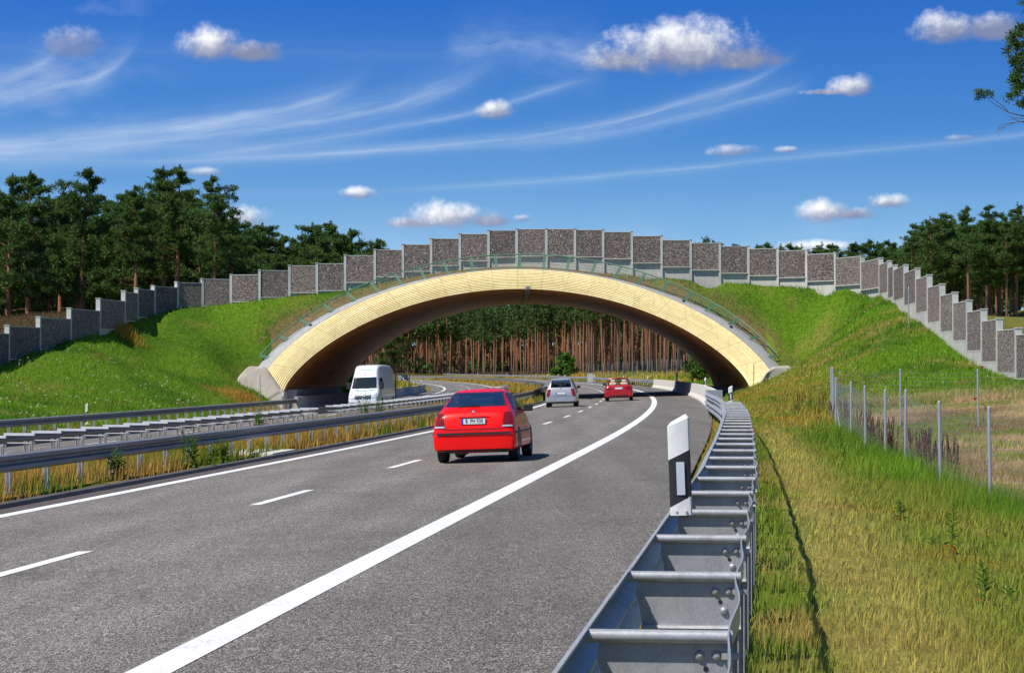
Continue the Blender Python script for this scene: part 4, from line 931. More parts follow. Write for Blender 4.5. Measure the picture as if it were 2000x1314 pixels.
def silver_mpv():
    root = empty('compact_car', local=True); tag(root, 'silver upright compact car driving in the left lane near the arch', 'car')
    st = [(.0, .26, .46, .66, .62, .68, .70, .6), (.05, .23, .48, .81, .70, .80, .86, .66), (.12, .23, .5, .845, .86, .82, 1.04, .68), (.22, .23, .52, .855, .92, .82, 1.20, .64), (.38, .23, .52, .86, .94, .82, 1.43, .575), (.60, .23, .52, .86, .95, .82, 1.545, .555), (1.2, .23, .52, .86, .95, .815, 1.585, .56), (1.9, .23, .52, .86, .95, .81, 1.56, .56), (2.4, .23, .52, .86, .94, .81, 1.36, .62), (2.8, .23, .52, .855, .92, .80, 1.10, .66), (3.2, .23, .5, .84, .84, .76, .94, .6), (3.45, .25, .46, .76, .70, .7, .78, .55), (3.58, .28, .44, .62, .58, .6, .62, .5)]
    me = car_body(st); bv = bvh_of(me); cut(me, [([(.60, 1.06), (-.60, 1.06), (-.51, 1.46), (.51, 1.46)], 'rear'), ([(.62, 1.12), (-.62, 1.12), (-.52, 1.46), (.52, 1.46)], 'front')]); body_obj(me, 'silver_paint', root); cabin(root, ((1.45, .36), (1.45, -.36)), .75)
    patch(bv, [(.60, 1.06), (-.60, 1.06), (-.51, 1.46), (.51, 1.46)], 'rear', 12, 12).build('rear_window', M['see_glass'], root, smooth='all')
    for s, ax in ((1, 'left'), (-1, 'right')):
        patch(bv, [(.42, 1.02), (1.2, 1.0), (1.2, 1.47), (.68, 1.45)], ax).build('side_window', M['glass'], root, smooth='all'); patch(bv, [(1.26, 1.0), (2.5, .98), (2.1, 1.40), (1.26, 1.47)], ax).build('side_window', M['glass'], root, smooth='all')
        mirror(root, 2.35, s * .79, 1.05, 'black_plastic', s)
        patch(bv, [(s * .83, .58), (s * .64, .58), (s * .56, .98), (s * .73, .98)], 'rear', 6, 8, .008).build('tail_light', M['tail_red'], root, smooth='all')
    patch(bv, [(.62, 1.12), (-.62, 1.12), (-.52, 1.46), (.52, 1.46)], 'front', 8, 8).build('windscreen', M['see_glass'], root, smooth='all')
    patch(bv, [(.56, .60), (-.56, .60), (-.56, .59), (.56, .59)], 'rear', 12, 1, .004).build('shut_line', M['black_plastic'], root, smooth='all'); patch(bv, [(.78, .30), (-.78, .30), (-.78, .235), (.78, .235)], 'rear', 12, 2, .006).build('bumper_lower_trim', M['black_plastic'], root, smooth='all')
    h = bv.ray_cast(Vector((-3, 0, .75)), Vector((1, 0, 0)))[0]; plate(root, h.x - .02, 0, .75, None); mb = MB(); h = bv.ray_cast(Vector((-3, 0, 1.0)), Vector((1, 0, 0)))[0]
    mb.tube([h, h - Vector((.012, 0, 0))], .045, 16); mb.build('emblem', M['chrome'], root); mb = MB(); mb.bar(h + Vector((.02, 0, .05)), h + Vector((.10, 0, .30)), .02, .02); mb.build('rear_wiper', M['black_plastic'], root)
    mb = MB(); mb.box((1.8, 0, .24), (3, 1.3, .1)); mb.build('underbody', M['black_plastic'], root); arches(bv, root, (.58, 3.0), .30, .345)
    for x in (.58, 3.0):
        for s in (1, -1): wheel(root, x, s * .765, .30, .19, s)
    place(root, 5.2, 122); root.scale = (1, 1, 1.04); return root
def convertible():
    root = empty('convertible_car', local=True); tag(root, 'dark red convertible with its roof down and cream headrests heading under the arch', 'car')
    st = [(.0, .26, .46, .68, .62, .70, .68, .6), (.05, .22, .48, .83, .70, .82, .86, .68), (.12, .22, .5, .865, .84, .84, .97, .70), (.3, .22, .5, .88, .90, .85, 1.0, .72), (.9, .22, .5, .885, .92, .85, 1.0, .74), (1.5, .22, .5, .885, .92, .85, .965, .78), (2.4, .22, .5, .885, .92, .85, .96, .78), (3.0, .22, .5, .88, .91, .84, .975, .76), (3.6, .22, .5, .87, .84, .8, .92, .66), (4.1, .22, .48, .83, .74, .76, .81, .6), (4.4, .24, .45, .72, .62, .66, .66, .52), (4.5, .3, .42, .6, .52, .56, .56, .45)]
    me = car_body(st); bv = bvh_of(me); body_obj(me, 'wine_paint', root)
    patch(bv, [(1.0, .66), (1.0, -.66), (2.9, -.66), (2.9, .66)], 'top', 10, 10, .006).build('cockpit', M['black_plastic'], root, smooth='all')
    for s, ax in ((1, 'left'), (-1, 'right')):
        mirror(root, 2.75, s * .80, 1.03, 'black_plastic', s, .11, .22, .15)
        tl = patch(bv, [(s * .80, .68), (s * .44, .72), (s * .44, .86), (s * .79, .90)], 'rear', 8, 6, .008).build('tail_light', M['tail_red'], root, smooth='all')
    # screen frame and glass
    mb = MB(); T = [(2.95, .70, .97), (2.42, .60, 1.34), (2.36, .3, 1.385), (2.35, 0, 1.395), (2.36, -.3, 1.385), (2.42, -.60, 1.34), (2.95, -.70, .97)]; mb.tube(T, .038, 8); mb.build('windscreen_frame', M['wine_paint'], root, smooth=True)
    m = bpy.data.materials.get('clear_screen')
    if not m:
        m, t, b = material('clear_screen'); b.inputs['Base Color'].default_value = (.8, .85, .85, 1); b.inputs['Roughness'].default_value = .02; b.inputs['Transmission Weight'].default_value = 1; b.inputs['IOR'].default_value = 1.05; b.inputs['Alpha'].default_value = .5
    mb = MB(); mb.grid([[(2.94, .68 - .136 * k, .98) for k in range(11)], [(2.41, .585 - .117 * k, 1.37) for k in range(11)]]); mb.build('windscreen', m, root)
    for x, ys in ((1.25, (.36, -.36)), (2.0, (.37, -.37))):
        for y in ys:
            se = empty('seat', local=True); se.parent = root
            mb = MB(); mb.box((x, y, .92), (.16, .46, .42), Matrix.Rotation(-.2, 3, 'Y')); o = mb.build('backrest', M['cream'], se); b = o.modifiers.new('bevel', 'BEVEL'); b.width = .06; b.segments = 3
            mb = MB(); mb.box((x - .05, y, 1.20), (.11, .27, .19), Matrix.Rotation(-.15, 3, 'Y')); o = mb.build('headrest', M['cream'], se); b = o.modifiers.new('bevel', 'BEVEL'); b.width = .045; b.segments = 3
    mb = MB(); mb.box((2.62, .0, 1.335), (.05, .2, .06)); mb.build('rear_view_mirror', M['black_plastic'], root)
    h = bv.ray_cast(Vector((-3, 0, .80)), Vector((1, 0, 0)))[0]; plate(root, h.x - .02, 0, .79, None); h = bv.ray_cast(Vector((-3, 0, .925)), Vector((1, 0, 0)))[0]; roundel(root, h.x - .004, .925, .042)
    patch(bv, [(.60, .36), (-.60, .36), (-.56, .22), (.56, .22)], 'rear', 12, 3, .008).build('bumper_lower_trim', M['black_plastic'], root, smooth='all'); patch(bv, [(.76, .60), (-.76, .60), (-.76, .592), (.76, .592)], 'rear', 12, 1, .004).build('shut_line', M['black_plastic'], root, smooth='all')
    mb = MB(); mb.box((2.1, 0, .24), (3.4, 1.3, .1)); mb.build('underbody', M['black_plastic'], root); arches(bv, root, (.85, 3.6), .32, .37)
    for x in (.85, 3.6):
        for s in (1, -1): wheel(root, x, s * .785, .322, .22, s)
    place(root, 2.25, 140); root.scale = (1, 1, 1.05); return root
def white_van():
    root = empty('delivery_van', local=True); tag(root, 'white high roof delivery van coming out of the arch with faint blue lettering', 'van')
    st = [(.0, .42, 1.0, .90, 1.7, .88, 2.72, .74), (.05, .38, 1.0, .955, 1.7, .93, 2.78, .78), (.3, .36, 1.0, .99, 1.75, .955, 2.82, .80), (2.0, .36, 1.0, .995, 1.75, .96, 2.86, .80), (3.7, .36, 1.0, .995, 1.75, .95, 2.86, .78), (4.25, .36, 1.0, .99, 1.7, .945, 2.80, .73), (4.62, .36, 1.0, .99, 1.6, .94, 2.52, .68), (4.85, .36, .95, .99, 1.45, .94, 2.14, .72), (5.18, .36, .9, .985, 1.28, .93, 1.62, .78), (5.42, .36, .85, .97, 1.15, .91, 1.28, .78), (5.72, .36, .8, .93, .98, .87, 1.06, .74), (5.88, .36, .7, .85, .84, .80, .90, .66), (5.93, .40, .62, .74, .70, .70, .74, .58)]
    me = car_body(st); bv = bvh_of(me); body_obj(me, 'white_paint', root)
    patch(bv, [(.80, 1.36), (-.80, 1.36), (-.72, 2.06), (.72, 2.06)], 'front', 14, 12, .006).build('windscreen', M['glass'], root, smooth='all')
    for s, ax in ((1, 'left'), (-1, 'right')):
        patch(bv, [(4.1, 1.33), (5.08, 1.28), (4.72, 1.98), (4.1, 2.0)], ax).build('side_window', M['glass'], root, smooth='all')
        patch(bv, [(4.02, .5), (4.03, .5), (4.03, 2.1), (4.02, 2.1)], ax, 1, 12, .004).build('door_gap', M['black_plastic'], root, smooth='all')
        patch(bv, [(.4, .62), (5.3, .62), (5.3, .52), (.4, .52)], ax, 20, 2, .012).build('side_strip', M['skirt'], root, smooth='all')
        mirror(root, 5.0, s * .95, 1.55, 'black_plastic', s, .14, .24, .40)
        patch(bv, [(s * .86, .76), (s * .58, .72), (s * .62, .93), (s * .84, 1.06)], 'front', 6, 6, .010).build('headlight', M['lamp_clear'], root, smooth='all')
    g = patch(bv, [(.52, .70), (-.52, .70), (-.56, .94), (.56, .94)], 'front', 12, 6, .010).build('grille', M['black_plastic'], root, smooth='all')
    for z in (.76, .83, .90): patch(bv, [(.50, z - .012), (-.50, z - .012), (-.51, z + .012), (.51, z + .012)], 'front', 12, 1, .022).build('grille_bar', M['chrome'], g, smooth='all')
    h = bv.ray_cast(Vector((9, 0, .83)), Vector((-1, 0, 0)))[0]; mb = MB(); N = 24
    mb.tube([(h.x + .035, .11 * math.cos(2 * math.pi * k / N), .83 + .11 * math.sin(2 * math.pi * k / N)) for k in range(N + 1)], .013, 6)
    for k in range(3): a = math.pi / 2 + k * 2 * math.pi / 3; mb.bar((h.x + .035, 0, .83), (h.x + .035, .105 * math.cos(a), .83 + .105 * math.sin(a)), .022, .02)
    mb.build('star_emblem', M['chrome'], g)
    patch(bv, [(.86, .50), (-.86, .50), (-.86, .42), (.86, .42)], 'front', 12, 2, .010).build('bumper_trim', M['skirt'], root, smooth='all')
    # wipers, cowl slots and the faint illegible lettering on dome and bonnet
    mb = MB()
    for y in (.35, -.4): a = bv.ray_cast(Vector((9, y, 1.36)), Vector((-1, 0, 0)))[0]; b = bv.ray_cast(Vector((9, y - .5, 1.40)), Vector((-1, 0, 0)))[0]; mb.bar(a + Vector((.02, 0, 0)), b + Vector((.02, 0, 0)), .025, .025)
    mb.build('wipers', M['black_plastic'], root)
    for y in (.52, -.52): patch(bv, [(y + .2, 1.25), (y - .2, 1.25), (y - .2, 1.275), (y + .2, 1.275)], 'front', 4, 1, .008).build('cowl_slot', M['black_plastic'], root, smooth='all')
    for mt, z, x0, x1, hgt, sd in (('cyan_film', 2.49, .40, .22, .10, 3), ('grey_film', 2.49, .20, -.44, .075, 5), ('cyan_film', 1.18, .56, -.5, .055, 8)):
        mb = MB(); r_ = random.Random(sd); y = x0
        while y > x1:
            w = r_.uniform(.035, .06); hh = hgt * r_.choice((.7, .7, 1, 1)); patch(bv, [(y, z), (y - w, z), (y - w, z + hh), (y, z + hh)], 'front', 1, 1, .008, mb); y -= w + .018
        mb.build('lettering', M[mt], root)
    mb = MB(); h = bv.ray_cast(Vector((9, 0, 2.22)), Vector((-1, 0, 0)))[0]; mb.tube([h, h + Vector((.012, 0, 0))], .05, 12); mb.build('camera_dot', M['black_plastic'], root)
    plate(root, 5.955, 0, .545, None, 1)
    mb = MB(); mb.box((2.8, 0, .36), (5, 1.5, .2)); mb.build('underbody', M['black_plastic'], root); arches(bv, root, (1.05, 4.75), .345, .42)
    for x in (1.05, 4.75):
        for s in (1, -1): wheel(root, x, s * .86, .345, .22, s)
    # it drives towards the camera
    lat = 17.9; Yf = 137.0; c = rp(lat, Yf + 5.95); root.location = c; s = slope(Yf); root.rotation_euler = (math.atan(TILT), 0, math.atan2(-1, -s) - .07); return root
def far_car():
    root = empty('saloon_car', local=True); tag(root, 'small dark blue car approaching far away on the opposite carriageway', 'car')
    st = [(.0, .24, .46, .7, .62, .7, .7, .6), (.06, .22, .48, .84, .7, .83, .88, .66), (.2, .22, .5, .87, .9, .84, 1.02, .68), (.8, .22, .5, .88, .94, .84, 1.35, .58), (1.6, .22, .5, .88, .94, .84, 1.5, .57), (2.5, .22, .5, .88, .93, .83, 1.40, .6), (3.2, .22, .5, .87, .9, .82, 1.0, .68), (3.9, .22, .48, .84, .76, .78, .86, .6), (4.2, .24, .46, .7, .62, .66, .66, .5)]
    me = car_body(st, 2); bv = bvh_of(me); body_obj(me, 'blue_paint', root)
    patch(bv, [(.66, 1.02), (-.66, 1.02), (-.54, 1.40), (.54, 1.40)], 'front').build('windscreen', M['glass'], root, smooth='all')
    for s in (1, -1): patch(bv, [(s * .76, .62), (s * .5, .6), (s * .5, .74), (s * .74, .76)], 'front', 4, 4, .01).build('headlight', M['lamp_clear'], root, smooth='all')
    patch(bv, [(.4, .5), (-.4, .5), (-.42, .66), (.42, .66)], 'front', 4, 3, .01).build('grille', M['black_plastic'], root, smooth='all')
    for x in (.8, 3.4):
        for s in (1, -1): wheel(root, x, s * .78, .31, .2, s)
    Y = 560; lat = float(xr(Y)) - (789 - 1000) / F * Y; root.location = rp(lat, Y, .0); root.rotation_euler = (0, 0, math.atan2(-1, -slope(Y))); return root
CARS = [red_hatch(), silver_mpv(), convertible(), white_van(), far_car()]
# ---------------------------------------------------------------- pines
def needle_clumps(centres, radii, k, seed, w=.10, up=.35, lenf=(.75, 1.15)):
    r = np.random.default_rng(seed); C = np.repeat(np.asarray(centres, float), k, 0); Rr = np.repeat(np.asarray(radii, float), k)
    n = len(C); d = r.normal(size=(n, 3)); d[:, 2] += up; d /= np.linalg.norm(d, axis=1)[:, None]
    s = r.normal(size=(n, 3)); s -= (s * d).sum(1)[:, None] * d; s /= np.linalg.norm(s, axis=1)[:, None]
    off = r.normal(size=(n, 3)) * (Rr * .34)[:, None] * (1, 1, .7)
    L = Rr * r.uniform(*lenf, n); W = Rr * w * r.uniform(.7, 1.4, n)
    b = C + off; t = b + d * L[:, None]; m = b + d * (L * .45)[:, None]
    V = np.empty((n * 4, 3)); V[0::4] = b; V[1::4] = m + s * W[:, None]; V[2::4] = t; V[3::4] = m - s * W[:, None]
    return V, np.arange(n * 4).reshape(-1, 4)
def pine_proto(name, seed, H, cb, spread, limbs, per, k, mat='needles', trad=.16, lean_=.0, rad=.62, taper_top=True, dead=0):
    """Scots pine: bent trunk, irregular limbs, needle clumps along the outer half of each limb"""
    r = np.random.default_rng(seed); root = empty(name, local=True); tk = MB()
    bend = r.normal(0, .012, 2) * H; ts = np.linspace(0, 1, 11)
    def trunk(t): return np.array([bend[0] * math.sin(t * 3) + lean_ * t * H, bend[1] * math.sin(t * 2.3 + 1), H * t])
    tk.tube([trunk(t) - (np.array([0, 0, .6]) if t == 0 else 0) for t in ts], [trad * (1.15 - .35 * t if t < .5 else max(1.5 * (1.12 - t), .12) * .8) for t in ts], 8)
    C = []; RR = []
    for i in range(limbs):
        # boughs stand in loose whorls with gaps between, narrowing to a ragged leading shoot
        whorl = 3.5; f = (math.floor(i / whorl) * whorl + whorl * .5 + r.normal(0, .55)) / limbs; f = min(max(f, .01), .99); t = cb + (1 - cb) * f * .97; a = i * 2.4 + r.uniform(-.6, .6)
        prf = ((1 - f) ** .72) * (.5 + .5 * min(1, f * 3.5)) + .05; L = spread * 1.12 * prf * r.uniform(.55, 1.2) + .18
        o = trunk(t); rise = r.uniform(-.12, .35) + .35 * f; pts = []
        for q in np.linspace(0, 1, 4): pts.append(o + np.array([math.cos(a) * L * q, math.sin(a) * L * q, L * rise * q + .16 * L * q * q]))
        tk.tube(pts, [trad * .28 * (1.1 - f * .6), trad * .2, trad * .13, trad * .05], 4, False)
        for j in range(per):
            q = r.uniform(.30, 1.08); p = o + np.array([math.cos(a) * L * q, math.sin(a) * L * q, L * rise * q + .16 * L * q * q]); sp = .26 * L * (.4 + q)
            p = p + r.normal(0, 1, 3) * (sp, sp, sp * .22); C.append(p); RR.append(rad * r.uniform(.7, 1.25) * (.65 + .35 * prf))
    for j in range(max(3, per)):
        C.append(trunk(1) + r.normal(0, 1, 3) * (.10, .10, .1) * rad * (.4 + 2.5 * j / max(3, per)) - (0, 0, 4.2 * j / max(3, per) * rad - .2)); RR.append(rad * (.30 + .40 * j / max(3, per)))
    for i in range(dead):
        t = r.uniform(cb * .6, cb); a = r.uniform(0, 6.28); o = trunk(t); L = r.uniform(.5, 1.6); tk.tube([o, o + np.array([math.cos(a) * L, math.sin(a) * L, r.uniform(-.1, .3) * L])], [trad * .16, trad * .05], 3, False)
    tk.build('trunk', M['bark'], root, smooth='all')
    V, Fq = needle_clumps(C, RR, k, seed + 50); tri_mesh('crown', V, Fq, M[mat], None, root)
    root['H'] = H; return root
PB = [pine_proto('pine_tree', 11 + s, 16, cb, sp, lm, 18, 44, rad=rd, trad=.2, dead=9) for s, (cb, sp, lm, rd) in enumerate(((.38, 2.9, 27, .40), (.45, 2.5, 24, .38), (.32, 3.2, 30, .41), (.50, 2.2, 22, .37)))]
PS = [pine_proto('pine_tree', 31 + s, 14, cb, sp, lm, 10, 38, rad=.34, trad=.13, dead=6) for s, (cb, sp, lm) in enumerate(((.48, 1.6, 23), (.42, 1.8, 25), (.54, 1.35, 20)))]
PF = [pine_proto('pine_tree', 51 + s, 22, cb, sp, lm, 5, 16, 'far_needles', rad=1.15, trad=.16, lean_=ln, dead=4) for s, (cb, sp, lm, ln) in enumerate(((.56, 2.4, 15, 0), (.60, 2.1, 13, .02), (.52, 2.5, 16, -.01), (.62, 2.0, 12, .06)))]
USED = {}
def put_tree(protos, k, x, y, z, h, label, group=None, rz_=None, wide=1.0):
    p = protos[k % len(protos)]; o = p if p.name not in USED else copy_tree(p); USED[p.name] = 1
    s = h / p['H']; o.location = (x, y, z); o.scale = (s * wide, s * wide, s); o.rotation_euler = (0, 0, random.uniform(0, 6.28) if rz_ is None else rz_); tag(o, label, 'tree', group); return o
def tree_at(protos, k, px, py, Y, label, group=None, wide=1.0, sink=.3):
    X = (px - 1000) / F * Y; z = float(terrain(X, Y, False)) - sink; top = HC + (YH - py) / F * Y; return put_tree(protos, k, X, Y, z, max(top - z, 3), label, group, wide=wide)
LEFT = [(22, 346, 178, 'pine with a forked flat top at the left picture edge'), (58, 340, 186, 'tall pine with a dense blunt crown beside the forked one on the left'), (175, 332, 180, 'very broad tall pine standing alone left of the gap in the tree line'),
        (262, 366, 177, 'full rounded pine right of the first sky gap'), (318, 330, 184, 'slim pine spire left of the tallest pine'), (350, 326, 181, 'tallest pine of the left group with a ragged top'), (412, 345, 176, 'dark open pine with separate layered boughs right of the tallest pine'),
        (455, 420, 183, 'sloping lower pine at the right end of the tall left group'), (610, 440, 240, 'bushy pine crown standing above the wall with sky on both sides'), (645, 436, 246, 'taller twin of the bushy pine above the wall'), (683, 450, 238, 'rounded pine at the right end of the tree line above the wall'), (737, 470, 270, 'tiny pine tip peeping over the wall left of the arch crown')]
for k, (px, py, Y, lab) in enumerate(LEFT): tree_at(PB, k, px, py, Y, lab, wide=1.0 if k < 8 else 1.15)
fill = [(-60, 360), (-20, 372), (0, 385), (75, 395), (95, 385), (115, 392), (135, 378), (150, 405), (205, 392), (230, 400), (243, 378), (285, 390), (300, 378), (335, 372), (375, 385), (390, 395), (430, 398), (440, 425), (478, 436), (495, 448), (512, 440), (532, 452), (550, 462), (572, 468), (590, 460), (630, 462), (662, 456), (700, 475)]
for k, (px, py) in enumerate(fill):
    Y = 192 + (k * 37 % 23) if px < 470 else 232 + (k * 29 % 25); tree_at(PB if k % 3 else PS, k, px, py, Y, 'dark green pine in the dense stand behind the wall on the left', 'pines of the left stand', wide=1.12)
for k in range(30):
    px = -70 + k * 21 + random.uniform(-8, 8); Y = random.uniform(205, 250); tree_at(PB, k, px, random.uniform(430, 500) if px < 470 else random.uniform(475, 520), Y, 'dark green pine in the dense stand behind the wall on the left', 'pines of the left stand', wide=1.25)
RIGHT = [(1782, 452, 232, 'leaning open pine at the left end of the tall right stand'), (1818, 426, 240, 'pine with pale trunk right of the leaning one in the right stand'), (1890, 405, 236, 'tallest pointed pine in the middle of the right stand'), (1932, 403, 243, 'second pointed pine right of the tallest in the right stand'), (1988, 398, 238, 'dense pine at the right picture edge above the grass bank')]
for k, (px, py, Y, lab) in enumerate(RIGHT): tree_at(PS, k, px, py, Y, lab, wide=1.1)
for k in range(58):
    px = 1775 + k * 4.9 + random.uniform(-4, 4); Y = 236 + random.uniform(0, 62); tree_at(PS if k % 4 else PB, k, px, 418 + random.uniform(0, 50) + max(0, 1830 - px) * .5, Y, 'slender pine in the stand on the right bank', 'pines of the right stand', wide=1.15)
for k in range(32):
    px = 1395 + k * 13.2 + random.uniform(-5, 5); py = np.interp(px, [1395, 1500, 1560, 1650, 1700, 1760, 1820], [482, 484, 480, 488, 478, 480, 470]) + random.choice((-8, -3, 0, 4, 8, 14)); tree_at(PS if k % 3 else PB, k, px, py, random.uniform(265, 320), 'small pine top in the row behind the wall on the right', 'pines behind the right wall', wide=1.3)
# stand of bare trunks seen through the arch
nf = 0; r_ = random.Random(5)
while nf < 124:
    px = r_.uniform(755, 1400); Y0 = np.interp(px, [755, 900, 1060, 1200, 1340, 1400], [585, 560, 500, 430, 385, 370]); Y = Y0 + r_.random() ** 1.5 * 110
    X = (px - 1000) / F * Y; lat = float(xr(Y)) - X
    if -13 < lat < 36: continue
    z = float(terrain(X, Y)); z = min(max(z, -.5), 2.5); put_tree(PF, nf, X, Y, z - .2, r_.uniform(19, 24), 'slender pine with bare orange trunk in the dense stand seen through the arch', 'pines seen through the arch'); nf += 1
# dark conifers left, just behind the bridge
for k, (px, py, Y, lab) in enumerate(((772, 655, 214, 'dark conifer right behind the left inside of the arch'), (748, 640, 224, 'dark conifer half hidden by the left vault wall'), (728, 640, 212, 'dark conifer almost hidden behind the van roof'))): tree_at(PB, k + 1, px, py - 30, Y, lab, wide=.8)
def far_forest():
    r = np.random.default_rng(77); tk = MB(); C = []; RR = []
    for i in range(620):
        Y = r.uniform(700, 860); px = r.uniform(600, 1500); X = (px - 1000) / F * Y; h = r.uniform(19, 25); z = 2.2; tk.tube([(X, Y, z - 1), (X + r.normal(0, .4), Y, z + h * .85)], [.24, .12], 5, False)
        for j in range(5): C.append((X + r.normal(0, 1.6), Y + r.normal(0, 1.6), z + h * r.uniform(.52, 1))); RR.append(1.9)
        if i % 3 == 0: C.append((X, Y, z + r.uniform(.2, 2.5))); RR.append(1.8)
    for i in range(110):     # the ranks behind the front trunks of the stand
        px = r.uniform(755, 1400); Y = np.interp(px, [755, 900, 1060, 1200, 1340, 1400], [610, 590, 530, 460, 415, 400]) + r.random() * 130; X = (px - 1000) / F * Y; h = r.uniform(19, 24); z = min(max(float(terrain(X, Y)), -.5), 2.5); lat = float(xr(Y)) - X
        if -13 < lat < 36: continue
        tk.tube([(X, Y, z - .5), (X + r.normal(0, .3), Y, z + h * .9)], [.22, .09], 6, False)
        for j in range(22): C.append((X + r.normal(0, 1.1), Y + r.normal(0, 1.1), z + h * r.uniform(.56, 1))); RR.append(1.1)
    for i in range(900):     # undergrowth and deep crowns that shut out the light behind the trunks
        Y = r.uniform(862, 900); px = r.uniform(560, 1520); C.append(((px - 1000) / F * Y, Y, r.uniform(.5, 17))); RR.append(2.6)
    for i in range(900):
        s = i % 3; X, Y = (r.uniform(58, 100), r.uniform(302, 330)) if s == 0 else ((r.uniform(-75, -20), r.uniform(258, 280)) if s == 1 else (r.uniform(28, 62), r.uniform(322, 345)))
        C.append((X, Y, float(terrain(X, Y, False)) + r.uniform(.3, 9.5))); RR.append(1.7)
    for i in range(260):     # the woods close the horizon on both sides
        s = -1 if i % 2 else 1; Y = r.uniform(330, 620); X = s * r.uniform(120, 330) * (Y / 420); h = r.uniform(17, 24); z = float(terrain(X, Y)); tk.tube([(X, Y, z - 1), (X, Y, z + h * .85)], [.24, .12], 5, False)
        for j in range(12): C.append((X + r.normal(0, 2.0), Y + r.normal(0, 2.0), z + h * r.uniform(.3, 1))); RR.append(2.0)
    o = tk.build('far_wood', M['bark'], None, 'all'); tag(o, 'deep pine wood closing the view far behind the bridge', 'wood', kind='stuff')
    V, Fq = needle_clumps(C, RR, 26, 99, .16); tri_mesh('far_wood_foliage', V, Fq, M['far_needles'], None, o)
far_forest()
# near pine whose boughs reach in from the right edge
def edge_pine():
    Y = 62.0; X = (2078 - 1000) / F * Y; z0 = float(terrain(X, Y)); root = empty('pine_tree', (X, Y, z0)); tag(root, 'near pine reaching in at the upper right corner with one long bare branch', 'tree')
    tk = MB(); T = [(X + .15 * math.sin(k), Y, z0 - .5 + k * 1.35) for k in range(11)]; tk.tube(T, [.2 - .014 * k for k in range(11)], 8); r = np.random.default_rng(4); C = []; RR = []
    def W(px, py, dy=0): return np.array(pw(px, py, Y)) + (0, dy, 0)
    for px, py in ((1985, 70), (1978, 95), (1995, 60), (2002, 85), (1990, 110), (1986, 130), (1983, 152), (1995, 140), (1980, 178), (1992, 170), (2005, 120), (2015, 75), (2015, 165), (2003, 195), (2020, 40), (2030, 100), (2025, 140), (2040, 60), (2040, 170), (2055, 20), (2060, 90), (2075, 50), (2090, 120), (2100, 20), (2110, 80)):
        for j in range(4): C.append(W(px + r.normal(0, 5), py + r.normal(0, 5), r.normal(0, .35))); RR.append(.16 * r.uniform(.8, 1.3))
        tk.tube([W(2078, py + 14), (W(2078, py + 14) + W(px, py)) / 2 + (0, 0, -.05), W(px, py)], [.03, .018, .008], 4, False)
    for k in range(46):      # the rest of the crown, outside the picture
        a = r.uniform(0, 6.28); q = r.uniform(.5, 2.1); h = r.uniform(-70, 215); p = W(2078, h) + np.array([math.cos(a) * q * .9 + .35, math.sin(a) * q, .25 * q])
        if (p[0] / p[1]) * F + 1000 < 2012: continue
        tk.tube([W(2078, h + 14), p], [.03, .008], 4, False)
        for j in range(5): C.append(p + r.normal(0, 1, 3) * (.28, .28, .14)); RR.append(.22)
    for px, py in ((1916, 183), (1922, 178), (1930, 180), (1936, 185), (1912, 190), (1925, 188), (1914, 178)): C.append(W(px, py, r.normal(0, .1))); RR.append(.12)
    dk = MB()
    for pts in (((2078, 250), (2030, 232), (2000, 226), (1972, 219), (1945, 204), (1928, 190)), ((1972, 219), (1960, 206), (1945, 195), (1935, 188)), ((2030, 238), (2000, 236), (1980, 240), (1965, 246), (1957, 254), (1952, 266)), ((1985, 239), (1970, 240), (1955, 246), (1948, 256)), ((2000, 231), (1985, 230), (1972, 234)), ((2010, 240), (1990, 236), (1975, 227), (1966, 227)), ((1962, 249), (1954, 250), (1947, 262))):
        dk.tube([W(a, b) for a, b in pts], np.linspace(.028 if pts[0][0] > 2050 else .013, .004, len(pts)), 4, False)
    tk.build('trunk', M['bark'], root, smooth='all'); dk.build('dead_branch', M['dead_wood'], root); V, Fq = needle_clumps(C, RR, 60, 8, .09); tri_mesh('crown', V, Fq, M['needles'], None, root)
edge_pine()
